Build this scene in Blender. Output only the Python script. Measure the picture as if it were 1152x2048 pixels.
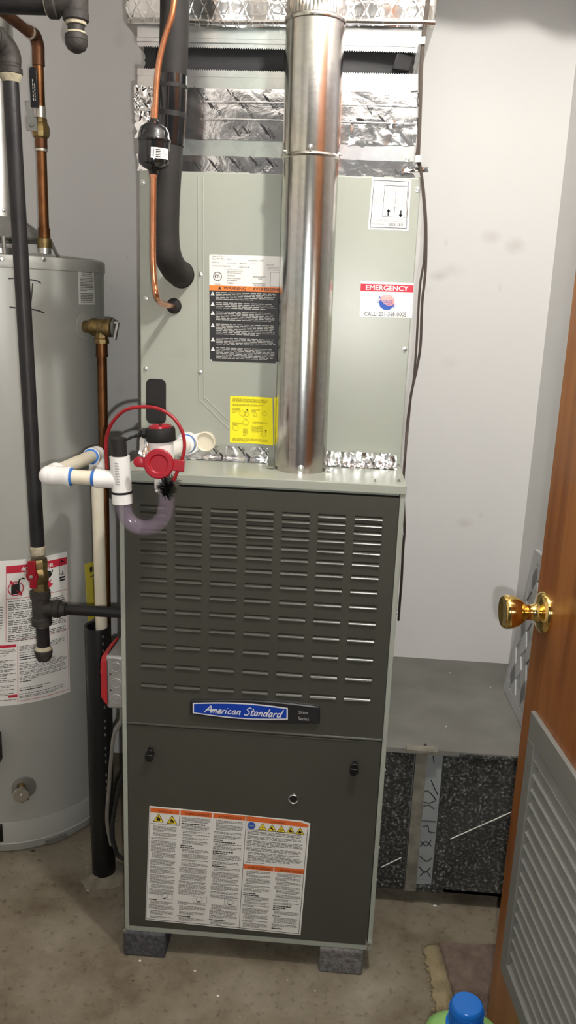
import bpy, bmesh, math, random
from mathutils import Vector, Matrix
random.seed(7)
for o in list(bpy.data.objects): bpy.data.objects.remove(o, do_unlink=True)
scene = bpy.context.scene
COL = scene.collection

# ------------------------------------------------------------------ camera
CAM = Vector((0.1431, -1.4868, 1.3944))
YAW, PITCH, ROLL, FOC = 0.06093, 0.25025, 0.03848, 1653.46
_f = Vector((-math.sin(YAW)*math.cos(PITCH), math.cos(YAW)*math.cos(PITCH), -math.sin(PITCH)))
_r = Vector((math.cos(YAW), math.sin(YAW), 0)); _u = _r.cross(_f)
_R = _r*math.cos(ROLL) + _u*math.sin(ROLL); _U = -_r*math.sin(ROLL) + _u*math.cos(ROLL)
cd = bpy.data.cameras.new('camera'); cam = bpy.data.objects.new('camera', cd); COL.objects.link(cam)
cd.sensor_fit = 'VERTICAL'; cd.sensor_height = 36; cd.lens = FOC/2048*36; cd.clip_start = .02
cam.matrix_world = Matrix(((_R.x, _U.x, -_f.x, CAM.x), (_R.y, _U.y, -_f.y, CAM.y), (_R.z, _U.z, -_f.z, CAM.z), (0, 0, 0, 1)))
scene.camera = cam
# ------------------------------------------------------------------ world (the lit room outside the closet door) and exposure
WORLD_COL, WORLD_STR = (1.0, .985, .95), .05
BULB_POS, BULB_STR = Vector((.30, -.50, 2.16)), 1060
# the phone's own flash, beside its lens (the glints on the screws and the glare on the panel come from it)
fld = bpy.data.lights.new('phone_flash_offscreen', 'SPOT'); fld.energy = 38; fld.spot_size = 2.0; fld.spot_blend = .8; fld.shadow_soft_size = .006; fld.color = (1, .985, .96)
fla = bpy.data.objects.new('phone_flash_offscreen', fld); COL.objects.link(fla); fla.matrix_world = cam.matrix_world.copy(); fla.location = CAM+_R*.022-_U*.030
w = bpy.data.worlds.new('world'); scene.world = w; w.use_nodes = True
w.node_tree.nodes['Background'].inputs[0].default_value = (*WORLD_COL, 1)
w.node_tree.nodes['Background'].inputs[1].default_value = WORLD_STR
scene.view_settings.view_transform = 'Standard'; scene.view_settings.look = 'None'
scene.view_settings.gamma = 1; scene.view_settings.exposure = 0; scene.view_settings.use_curve_mapping = False

# ------------------------------------------------------------------ pixel -> place
def ray(x, y): return _f + _R*((x-576)/FOC) - _U*((y-1024)/FOC)
def PY(x, y, Y): d = ray(x, y); return CAM + d*((Y-CAM.y)/d.y)
def PZ(x, y, Z): d = ray(x, y); return CAM + d*((Z-CAM.z)/d.z)
def PX(x, y, X): d = ray(x, y); return CAM + d*((X-CAM.x)/d.x)

# ------------------------------------------------------------------ materials
MATS = {}
def lin(c):
    c = c/255; return c/12.92 if c <= .04045 else ((c+.055)/1.055)**2.4
def srgb(r, g, b): return (lin(r), lin(g), lin(b))
def mat(name, col, rough=.5, metal=0, var=0, vscale=8, bump=0, bscale=40, col2=None, spec=.5, emit=0, trans=0, ior=1.45, coat=0, detail=4, stretch=None, alpha=1):
    m = bpy.data.materials.new(name); m.use_nodes = True; nt = m.node_tree
    b = nt.nodes['Principled BSDF']; L = nt.links.new
    b.inputs['Base Color'].default_value = (*col, 1); b.inputs['Roughness'].default_value = rough
    b.inputs['Metallic'].default_value = metal; b.inputs['Specular IOR Level'].default_value = spec
    b.inputs['IOR'].default_value = ior; b.inputs['Transmission Weight'].default_value = trans
    b.inputs['Coat Weight'].default_value = coat
    if alpha < 1: b.inputs['Alpha'].default_value = alpha
    if emit: b.inputs['Emission Color'].default_value = (*col, 1); b.inputs['Emission Strength'].default_value = emit
    if var or bump or col2:
        tc = nt.nodes.new('ShaderNodeTexCoord'); mp = nt.nodes.new('ShaderNodeMapping'); L(tc.outputs['Object'], mp.inputs[0])
        if stretch: mp.inputs['Scale'].default_value = stretch
    if var or col2:
        n = nt.nodes.new('ShaderNodeTexNoise'); n.inputs['Scale'].default_value = vscale; n.inputs['Detail'].default_value = detail
        L(mp.outputs[0], n.inputs['Vector'])
        cr = nt.nodes.new('ShaderNodeValToRGB'); L(n.outputs[0], cr.inputs[0])
        c2 = col2 or tuple(max(0, c*(1-var)) for c in col); c1 = col if col2 else tuple(min(1, c*(1+var)) for c in col)
        cr.color_ramp.elements[0].color = (*c2, 1); cr.color_ramp.elements[1].color = (*c1, 1)
        cr.color_ramp.elements[0].position = .32; cr.color_ramp.elements[1].position = .68
        L(cr.outputs[0], b.inputs['Base Color'])
    if bump:
        n2 = nt.nodes.new('ShaderNodeTexNoise'); n2.inputs['Scale'].default_value = bscale; n2.inputs['Detail'].default_value = 3
        L(mp.outputs[0], n2.inputs['Vector'])
        bp = nt.nodes.new('ShaderNodeBump'); bp.inputs['Strength'].default_value = bump; bp.inputs['Distance'].default_value = .004
        L(n2.outputs[0], bp.inputs['Height']); L(bp.outputs[0], b.inputs['Normal'])
    MATS[name] = m; return m
def nodes(m): return m.node_tree.nodes, m.node_tree.links.new, m.node_tree.nodes['Principled BSDF']

mat('coil_paint', (.325, .345, .295), .30, var=.02, vscale=5, bump=.02, bscale=300)
mat('rim_paint', (.325, .345, .295), .33)
mat('door_paint', (.058, .058, .047), .24, var=.05, vscale=4, bump=.012, bscale=250)
mat('dark_hole', (.006, .006, .006), .9)
mat('black_plastic', (.006, .006, .0065), .38)
mat('black_rubber', (.009, .0085, .008), .7, bump=.1, bscale=120)
mat('foam', (.015, .0135, .012), .75, var=.25, vscale=20, bump=.08, bscale=200)
mat('drier_black', (.008, .008, .009), .13, coat=.5)
mat('copper', (.80, .38, .22), .25, 1, col2=(.55, .24, .12), vscale=14)
mat('old_copper', (.26, .115, .045), .45, 1, col2=(.12, .05, .022), vscale=22, bump=.1, bscale=90)
mat('dark_copper', (.17, .075, .035), .5, .8, col2=(.08, .035, .02), vscale=14)
mat('brass_old', (.32, .22, .09), .42, .9, col2=(.14, .11, .05), vscale=60, bump=.15, bscale=100)
mat('solder', (.55, .52, .46), .4, .8)
mat('steel', (.62, .62, .6), .3, 1)
mat('iron', (.011, .0105, .012), .45, .2, col2=(.020, .019, .019), vscale=18, bump=.12, bscale=150)
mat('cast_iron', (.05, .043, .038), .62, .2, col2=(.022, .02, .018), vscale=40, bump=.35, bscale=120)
mat('pipe_dope', (.50, .46, .33), .85, col2=(.30, .26, .18), vscale=60, bump=.4, bscale=150)
mat('pvc', (.72, .67, .54), .42, col2=(.66, .60, .46), vscale=12)
mat('pvc_white', (.80, .79, .76), .32)
mat('primer_blue', (.03, .16, .52), .4)
mat('red_plastic', (.30, .006, .016), .32)
mat('red_rubber', (.27, .007, .012), .4)
mat('red_paint', (.50, .012, .02), .4)
mat('clear_vinyl', (.40, .32, .42), .12, alpha=.15, spec=.6)
mat('heater_paint', (.37, .375, .345), .32, var=.03, vscale=3)
mat('heater_top', (.40, .40, .37), .35, var=.03)
mat('paper', (.78, .77, .73), .5)
mat('paper_bright', (.86, .86, .83), .4)
mat('paper_grey', (.74, .73, .69), .5)
mat('ink', (.015, .015, .015), .5)
mat('ink_grey', (.16, .15, .14), .5)
mat('ink_light', (.42, .41, .39), .5)
mat('ink_red', (.52, .02, .045), .5)
mat('ink_orange', (.78, .20, .03), .45)
mat('ink_redorange', (.70, .14, .03), .5)
mat('ink_yellow', (.82, .60, .03), .5)
mat('ink_olive', (.40, .33, .01), .5)
mat('ink_white', (.8, .8, .78), .5)
mat('ink_blue', (.02, .09, .42), .5)
mat('yellow_sheet', (.88, .78, .012), .5)
mat('energy_yellow', (.78, .66, .08), .5)
mat('badge_black', (.02, .02, .022), .32)
mat('badge_blue', (.006, .045, .36), .3)
mat('badge_silver', (.70, .70, .72), .35)
mat('sphere_red', (.75, .25, .22), .5, col2=(.72, .5, .5), vscale=20)
mat('cable', (.055, .042, .034), .5)
mat('cable_grey', (.22, .21, .19), .5)
mat('switch_box', (.52, .52, .51), .42, .7, var=.15, vscale=30)
mat('wood_edge', (.16, .055, .016), .45)
mat('grille_paint', (.16, .16, .145), .42, var=.05, vscale=10)
mat('brass', (.86, .60, .20), .10, 1, bump=.03, bscale=25)
mat('cap_blue', (.008, .13, .50), .25)
mat('bottle_green', (.22, .42, .13), .35)
mat('label_purple', (.10, .02, .24), .4)
mat('canvas', (.010, .010, .011), .6, bump=.15, bscale=60)
mat('duct_top', (.245, .24, .215), .75, .1, col2=(.17, .165, .15), vscale=6, bump=.05, bscale=60)
mat('duct_cleat', (.30, .28, .23), .6, .3, col2=(.17, .16, .13), vscale=30)
mat('duct_paper', (.34, .36, .35), .6, col2=(.24, .26, .26), vscale=12)
mat('filter_board', (.50, .50, .50), .7)
mat('filter_media', (.52, .52, .52), .9, col2=(.36, .36, .36), vscale=60, bump=.4, bscale=120)
mat('jute', (.30, .245, .14), .9, col2=(.19, .15, .085), vscale=30, bump=.6, bscale=160)
mat('carpet', (.19, .138, .108), .95, col2=(.115, .082, .064), vscale=40, bump=.8, bscale=350)
mat('mortar', (.25, .225, .17), .9, col2=(.14, .125, .09), vscale=30, bump=.6, bscale=60)
mat('socket_white', (.8, .79, .76), .4)
mat('shade_enamel', (.05, .10, .07), .3)
mat('bulb_glow', (1.0, .965, .915), .5, emit=BULB_STR)
mat('flue_metal', (.60, .60, .57), .33, 1, var=.06, vscale=9)
mat('hood_metal', (.30, .29, .27), .5, .6, var=.2, vscale=15)
mat('marker', (.02, .02, .02), .6)
mat('speck_white', (.7, .69, .64), .8)
mat('dark_grime', (.055, .05, .04), .9)

def spangle(name, c1, c2, rough, scale, bump=.0, metal=1, bscale=60):
    m = mat(name, c1, rough, metal); N, L, b = nodes(m)
    tc = N.new('ShaderNodeTexCoord'); v = N.new('ShaderNodeTexVoronoi'); v.inputs['Scale'].default_value = scale
    L(tc.outputs['Object'], v.inputs['Vector'])
    sp = N.new('ShaderNodeSeparateColor'); L(v.outputs['Color'], sp.inputs[0])
    cr = N.new('ShaderNodeValToRGB'); L(sp.outputs[0], cr.inputs[0])
    cr.color_ramp.elements[0].color = (*c2, 1); cr.color_ramp.elements[1].color = (*c1, 1)
    n = N.new('ShaderNodeTexNoise'); n.inputs['Scale'].default_value = 4; L(tc.outputs['Object'], n.inputs['Vector'])
    mx = N.new('ShaderNodeMix'); mx.data_type = 'RGBA'; mx.blend_type = 'MULTIPLY'; mx.inputs[0].default_value = .35
    L(cr.outputs[0], mx.inputs[6]); L(n.outputs['Color'], mx.inputs[7]); L(mx.outputs[2], b.inputs['Base Color'])
    if bump:
        n2 = N.new('ShaderNodeTexNoise'); n2.inputs['Scale'].default_value = bscale; L(tc.outputs['Object'], n2.inputs['Vector'])
        bp = N.new('ShaderNodeBump'); bp.inputs['Strength'].default_value = bump; bp.inputs['Distance'].default_value = .003
        L(n2.outputs[0], bp.inputs['Height']); L(bp.outputs[0], b.inputs['Normal'])
    return m
spangle('galv', (.70, .71, .71), (.61, .62, .62), .30, 55, .05)
spangle('galv_pipe', (.70, .67, .64), (.62, .595, .57), .21, 120, .03)
# old dirty galvanised duct: dark with bright flecks
m = mat('duct_front', (.05, .05, .048), .55, .5); N, L, b = nodes(m)
tc = N.new('ShaderNodeTexCoord'); mp = N.new('ShaderNodeMapping'); mp.inputs['Rotation'].default_value = (.3, .5, .2); L(tc.outputs['Object'], mp.inputs[0])
n1 = N.new('ShaderNodeTexNoise'); n1.inputs['Scale'].default_value = 150; n1.inputs['Detail'].default_value = 4; L(mp.outputs[0], n1.inputs['Vector'])
cr = N.new('ShaderNodeValToRGB'); L(n1.outputs[0], cr.inputs[0]); e = cr.color_ramp.elements
e[0].position = .46; e[0].color = (.045, .046, .043, 1); e[1].position = .70; e[1].color = (.46, .46, .44, 1)
k = cr.color_ramp.elements.new(.60); k.color = (.13, .13, .125, 1)
n3 = N.new('ShaderNodeTexNoise'); n3.inputs['Scale'].default_value = 7; L(tc.outputs['Object'], n3.inputs['Vector'])
mx = N.new('ShaderNodeMix'); mx.data_type = 'RGBA'; mx.inputs[7].default_value = (.12, .12, .115, 1); L(cr.outputs[0], mx.inputs[6])
mr = N.new('ShaderNodeMapRange'); mr.inputs[1].default_value = .45; mr.inputs[2].default_value = .8; mr.inputs[4].default_value = .5; L(n3.outputs[0], mr.inputs[0]); L(mr.outputs[0], mx.inputs[0])
L(mx.outputs[2], b.inputs['Base Color'])
# paver blocks
for nm, a, c in (('paver_dark', (.105, .105, .11), (.045, .045, .05)), ('paver_pale', (.20, .19, .185), (.09, .085, .085))):
    mat(nm, a, .9, col2=c, vscale=110, bump=.7, bscale=150)
# aluminium foil: crinkled mirror
m = mat('foil', (.90, .90, .90), .17, 1); N, L, b = nodes(m)
tc = N.new('ShaderNodeTexCoord'); n1 = N.new('ShaderNodeTexNoise'); n1.inputs['Scale'].default_value = 22; n1.inputs['Detail'].default_value = 5; n1.inputs['Distortion'].default_value = .6
L(tc.outputs['Object'], n1.inputs['Vector']); bp = N.new('ShaderNodeBump'); bp.inputs['Strength'].default_value = .35; bp.inputs['Distance'].default_value = .004
L(n1.outputs[0], bp.inputs['Height']); L(bp.outputs[0], b.inputs['Normal'])
m = mat('foil_rough', (.88, .88, .88), .15, 1); N, L, b = nodes(m)
tc = N.new('ShaderNodeTexCoord'); v = N.new('ShaderNodeTexVoronoi'); v.inputs['Scale'].default_value = 75
L(tc.outputs['Object'], v.inputs['Vector']); bp = N.new('ShaderNodeBump'); bp.inputs['Strength'].default_value = .8; bp.inputs['Distance'].default_value = .006
L(v.outputs['Distance'], bp.inputs['Height']); L(bp.outputs[0], b.inputs['Normal'])
# foil-faced insulation wrap with its net of reinforcing threads
m = mat('wrap', (.80, .79, .76), .22, 1); N, L, b = nodes(m)
tc = N.new('ShaderNodeTexCoord'); h = None
for ang in (0, 1.05, -1.05):
    mp = N.new('ShaderNodeMapping'); mp.inputs['Rotation'].default_value = (0, ang, 0); L(tc.outputs['Object'], mp.inputs[0])
    wv = N.new('ShaderNodeTexWave'); wv.wave_type = 'BANDS'; wv.bands_direction = 'Z'; wv.inputs['Scale'].default_value = 15; wv.inputs['Distortion'].default_value = 1.2; wv.inputs['Detail Scale'].default_value = 3
    L(mp.outputs[0], wv.inputs[0])
    pw = N.new('ShaderNodeMath'); pw.operation = 'POWER'; pw.inputs[1].default_value = 14; L(wv.outputs['Fac'], pw.inputs[0])
    if h is None: h = pw
    else:
        ad = N.new('ShaderNodeMath'); ad.operation = 'MAXIMUM'; L(h.outputs[0], ad.inputs[0]); L(pw.outputs[0], ad.inputs[1]); h = ad
nz = N.new('ShaderNodeTexNoise'); nz.inputs['Scale'].default_value = 14; nz.inputs['Detail'].default_value = 4; L(tc.outputs['Object'], nz.inputs['Vector'])
ad = N.new('ShaderNodeMath'); ad.operation = 'MULTIPLY_ADD'; ad.inputs[1].default_value = .13; L(h.outputs[0], ad.inputs[0]); L(nz.outputs[0], ad.inputs[2])
bp = N.new('ShaderNodeBump'); bp.inputs['Strength'].default_value = .38; bp.inputs['Distance'].default_value = .006
L(ad.outputs[0], bp.inputs['Height']); L(bp.outputs[0], b.inputs['Normal'])
# wall paint with faint scuffs
m = mat('wall_paint', (.75, .738, .72), .6); N, L, b = nodes(m)
tc = N.new('ShaderNodeTexCoord'); n1 = N.new('ShaderNodeTexNoise'); n1.inputs['Scale'].default_value = 3.3; n1.inputs['Detail'].default_value = 3; L(tc.outputs['Object'], n1.inputs['Vector'])
cr = N.new('ShaderNodeValToRGB'); L(n1.outputs[0], cr.inputs[0]); e = cr.color_ramp.elements
e[0].position = .25; e[0].color = (.60, .575, .545, 1); e[1].position = .37; e[1].color = (.75, .738, .72, 1); L(cr.outputs[0], b.inputs['Base Color'])
n2 = N.new('ShaderNodeTexNoise'); n2.inputs['Scale'].default_value = 160; L(tc.outputs['Object'], n2.inputs['Vector'])
bp = N.new('ShaderNodeBump'); bp.inputs['Strength'].default_value = .06; bp.inputs['Distance'].default_value = .003; L(n2.outputs[0], bp.inputs['Height']); L(bp.outputs[0], b.inputs['Normal'])
def smudged(src, name, spots):
    m = MATS[src].copy(); m.name = name; MATS[name] = m; N, L, b = nodes(m)
    base = b.inputs['Base Color'].links[0].from_socket; tc = N.new('ShaderNodeTexCoord'); acc = None
    nz = N.new('ShaderNodeTexNoise'); nz.inputs['Scale'].default_value = 28; nz.inputs['Detail'].default_value = 4; L(tc.outputs['Object'], nz.inputs['Vector'])
    for (p, r, a, sx) in spots:
        mp = N.new('ShaderNodeMapping'); mp.inputs['Location'].default_value = (-p.x/sx, 0, -p.z); mp.inputs['Scale'].default_value = (1/sx, 0, 1); L(tc.outputs['Object'], mp.inputs[0])
        ln = N.new('ShaderNodeVectorMath'); ln.operation = 'LENGTH'; L(mp.outputs[0], ln.inputs[0])
        mr = N.new('ShaderNodeMapRange'); mr.inputs[1].default_value = 0; mr.inputs[2].default_value = r; mr.inputs[3].default_value = a; mr.inputs[4].default_value = 0; L(ln.outputs['Value'], mr.inputs[0])
        ml = N.new('ShaderNodeMath'); ml.operation = 'MULTIPLY'; L(mr.outputs[0], ml.inputs[0]); L(nz.outputs[0], ml.inputs[1])
        if acc is None: acc = ml
        else:
            ad = N.new('ShaderNodeMath'); ad.operation = 'ADD'; L(acc.outputs[0], ad.inputs[0]); L(ml.outputs[0], ad.inputs[1]); acc = ad
    mx = N.new('ShaderNodeMix'); mx.data_type = 'RGBA'; L(acc.outputs[0], mx.inputs[0]); L(base, mx.inputs[6]); mx.inputs[7].default_value = (.30, .25, .215, 1); L(mx.outputs[2], b.inputs['Base Color'])
smudged('wall_paint', 'wall_back_paint', [(PY(x, y, .8), r, a, sx) for x, y, r, a, sx in ((982, 474, .022, .45, 1.5), (1030, 492, .026, .5, 1.3), (877, 552, .018, .5, 1.8), (905, 540, .022, .3, 2), (852, 580, .014, .3, 1.6), (1000, 575, .014, .4, .5), (892, 485, .012, .3, .6), (930, 1045, .020, .4, 1.6), (962, 1030, .012, .3, .7), (898, 725, .02, .25, 1.5), (255, 514, .006, .7, .5), (222, 577, .008, .6, .3), (240, 780, .02, .25, .8))])
# concrete floor
m = mat('concrete', (.3, .27, .2), .85); N, L, b = nodes(m)
tc = N.new('ShaderNodeTexCoord'); n1 = N.new('ShaderNodeTexNoise'); n1.inputs['Scale'].default_value = 5.5; n1.inputs['Detail'].default_value = 7; n1.inputs['Roughness'].default_value = .62; L(tc.outputs['Object'], n1.inputs['Vector'])
cr = N.new('ShaderNodeValToRGB'); L(n1.outputs[0], cr.inputs[0]); e = cr.color_ramp.elements
e[0].position = .3; e[0].color = (.095, .072, .042, 1); e[1].position = .72; e[1].color = (.275, .245, .185, 1)
k = e.new(.48); k.color = (.182, .154, .108, 1)
n2 = N.new('ShaderNodeTexNoise'); n2.inputs['Scale'].default_value = 60; n2.inputs['Detail'].default_value = 4; L(tc.outputs['Object'], n2.inputs['Vector'])
c2 = N.new('ShaderNodeValToRGB'); L(n2.outputs[0], c2.inputs[0]); c2.color_ramp.elements[0].position = .28; c2.color_ramp.elements[0].color = (.45, .42, .38, 1); c2.color_ramp.elements[1].position = .42; c2.color_ramp.elements[1].color = (1, 1, 1, 1)
mx = N.new('ShaderNodeMix'); mx.data_type = 'RGBA'; mx.blend_type = 'MULTIPLY'; mx.inputs[0].default_value = .7
L(cr.outputs[0], mx.inputs[6]); L(c2.outputs[0], mx.inputs[7])
L(mx.outputs[2], b.inputs['Base Color'])
bp = N.new('ShaderNodeBump'); bp.inputs['Strength'].default_value = .25; bp.inputs['Distance'].default_value = .004; L(n2.outputs[0], bp.inputs['Height']); L(bp.outputs[0], b.inputs['Normal'])
# varnished door veneer
m = mat('door_wood', (.4, .17, .05), .28); N, L, b = nodes(m)
tc = N.new('ShaderNodeTexCoord'); mp = N.new('ShaderNodeMapping'); mp.inputs['Scale'].default_value = (6, 6, .55); L(tc.outputs['Object'], mp.inputs[0])
n1 = N.new('ShaderNodeTexNoise'); n1.inputs['Scale'].default_value = 5; n1.inputs['Detail'].default_value = 8; n1.inputs['Distortion'].default_value = .5; L(mp.outputs[0], n1.inputs['Vector'])
cr = N.new('ShaderNodeValToRGB'); L(n1.outputs[0], cr.inputs[0]); e = cr.color_ramp.elements
e[0].position = .3; e[0].color = (.15, .042, .008, 1); e[1].position = .7; e[1].color = (.30, .115, .028, 1); L(cr.outputs[0], b.inputs['Base Color'])

# ------------------------------------------------------------------ mesh helpers
def catmull(pts, n=8):
    pts = [Vector(p) for p in pts]; out = []
    for i in range(len(pts)-1):
        p0 = pts[max(i-1, 0)]; p1 = pts[i]; p2 = pts[i+1]; p3 = pts[min(i+2, len(pts)-1)]
        for k in range(n):
            t = k/n
            out.append(.5*((2*p1)+(p2-p0)*t+(2*p0-5*p1+4*p2-p3)*t*t+(3*p1-p0-3*p2+p3)*t**3))
    out.append(pts[-1]); return out
class MB:
    def __init__(s): s.v = []; s.f = []
    def add(s, vs, fs):
        o = len(s.v); s.v += [tuple(v) for v in vs]; s.f += [tuple(i+o for i in f) for f in fs]; return s
    def box(s, x0, x1, y0, y1, z0, z1):
        return s.add([(x0, y0, z0), (x1, y0, z0), (x1, y1, z0), (x0, y1, z0), (x0, y0, z1), (x1, y0, z1), (x1, y1, z1), (x0, y1, z1)],
                     [(0, 3, 2, 1), (4, 5, 6, 7), (0, 1, 5, 4), (1, 2, 6, 5), (2, 3, 7, 6), (3, 0, 4, 7)])
    def obox(s, c, ax, ay, az):      # oriented box: centre and three half-axis vectors
        c, ax, ay, az = Vector(c), Vector(ax), Vector(ay), Vector(az)
        vs = [c+ax*i+ay*j+az*k for k in (-1, 1) for i, j in ((-1, -1), (1, -1), (1, 1), (-1, 1))]
        return s.add(vs, [(0, 3, 2, 1), (4, 5, 6, 7), (0, 1, 5, 4), (1, 2, 6, 5), (2, 3, 7, 6), (3, 0, 4, 7)])
    def tube(s, path, r, n=16, cap=True, inner=None):
        path = [Vector(p) for p in path]; m = len(path)
        rr = r if isinstance(r, (list, tuple)) else [r]*m
        t0 = (path[1]-path[0]).normalized(); a = Vector((0, 0, 1)) if abs(t0.z) < .9 else Vector((1, 0, 0))
        nx = t0.cross(a).normalized(); vs = []; fs = []
        for i, p in enumerate(path):
            t = (path[min(i+1, m-1)]-path[max(i-1, 0)])
            if t.length < 1e-9: t = t0
            t = t.normalized(); nx = (nx-t*nx.dot(t)).normalized(); ny = t.cross(nx)
            for k in range(n):
                q = 2*math.pi*k/n; vs.append(p+(nx*math.cos(q)+ny*math.sin(q))*rr[i])
        for i in range(m-1):
            for k in range(n): fs.append((i*n+k, i*n+(k+1) % n, (i+1)*n+(k+1) % n, (i+1)*n+k))
        if cap: fs.append(tuple(range(n-1, -1, -1))); fs.append(tuple((m-1)*n+k for k in range(n)))
        return s.add(vs, fs)
    def cyl(s, a, b, r, n=20, r2=None): return s.tube([a, b], [r, r if r2 is None else r2], n)
    def lathe(s, origin, axis, prof, n=24):       # prof: (distance along axis, radius)
        o = Vector(origin); t = Vector(axis).normalized()
        return s.tube_prof(o, t, prof, n)
    def tube_prof(s, o, t, prof, n):
        a = Vector((0, 0, 1)) if abs(t.z) < .9 else Vector((1, 0, 0)); nx = t.cross(a).normalized(); ny = t.cross(nx)
        vs = []; fs = []
        for d, r in prof:
            for k in range(n): q = 2*math.pi*k/n; vs.append(o+t*d+(nx*math.cos(q)+ny*math.sin(q))*max(r, 1e-5))
        m = len(prof)
        for i in range(m-1):
            for k in range(n): fs.append((i*n+k, i*n+(k+1) % n, (i+1)*n+(k+1) % n, (i+1)*n+k))
        fs.append(tuple(range(n-1, -1, -1))); fs.append(tuple((m-1)*n+k for k in range(n)))
        return s.add(vs, fs)
    def ball(s, c, r, n=14):
        prof = [(-r*math.cos(math.pi*i/n), r*math.sin(math.pi*i/n)) for i in range(n+1)]
        return s.lathe(c, (0, 0, 1), prof, n*2)
    def prism(s, pts, off):                         # polygon (3D points) extruded by a vector
        pts = [Vector(p) for p in pts]; off = Vector(off); n = len(pts)
        return s.add(pts+[p+off for p in pts], [tuple(range(n)), tuple(range(2*n-1, n-1, -1))]+[(i, n+i, n+(i+1) % n, (i+1) % n) for i in range(n)])
    def grid(s, P):                                 # rows of points
        h = len(P); wd = len(P[0])
        return s.add([p for r in P for p in r], [(i*wd+j, i*wd+j+1, (i+1)*wd+j+1, (i+1)*wd+j) for i in range(h-1) for j in range(wd-1)])
    def build(s, name, material, parent=None, smooth=True, bevel=0, angle=35, kind=None, solid=0):
        me = bpy.data.meshes.new(name); off = Vector((0, 0, 0))
        r = parent
        while r is not None: off = off+r.location; r = r.parent
        me.from_pydata([tuple(Vector(v)-off) for v in s.v], [], s.f)
        bm = bmesh.new(); bm.from_mesh(me); bmesh.ops.recalc_face_normals(bm, faces=bm.faces); bm.to_mesh(me); bm.free()
        me.materials.append(MATS[material])
        if smooth:
            for p in me.polygons: p.use_smooth = True
            me.set_sharp_from_angle(angle=math.radians(angle))
        o = bpy.data.objects.new(name, me); COL.objects.link(o); o.parent = parent
        if solid: md = o.modifiers.new('thickness', 'SOLIDIFY'); md.thickness = solid; md.offset = 0
        if bevel: md = o.modifiers.new('bevel', 'BEVEL'); md.width = bevel; md.segments = 2; md.limit_method = 'ANGLE'
        if kind: o['kind'] = kind
        return o
def tag(o, label, cat, group=None, kind=None):
    o['label'] = label
    if cat: o['category'] = cat
    if group: o['group'] = group
    if kind: o['kind'] = kind
    return o
def thing(name, label, cat, loc=(0, 0, 0), group=None, kind=None):
    o = bpy.data.objects.new(name, None); COL.objects.link(o); o.location = loc; o.empty_display_size = .05
    return tag(o, label, cat, group, kind)
def share(src, name, parent, delta, rot=None):      # a copy of a small part
    c = src.copy(); COL.objects.link(c); c.parent = parent; c.location = src.location+Vector(delta); return c

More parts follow.
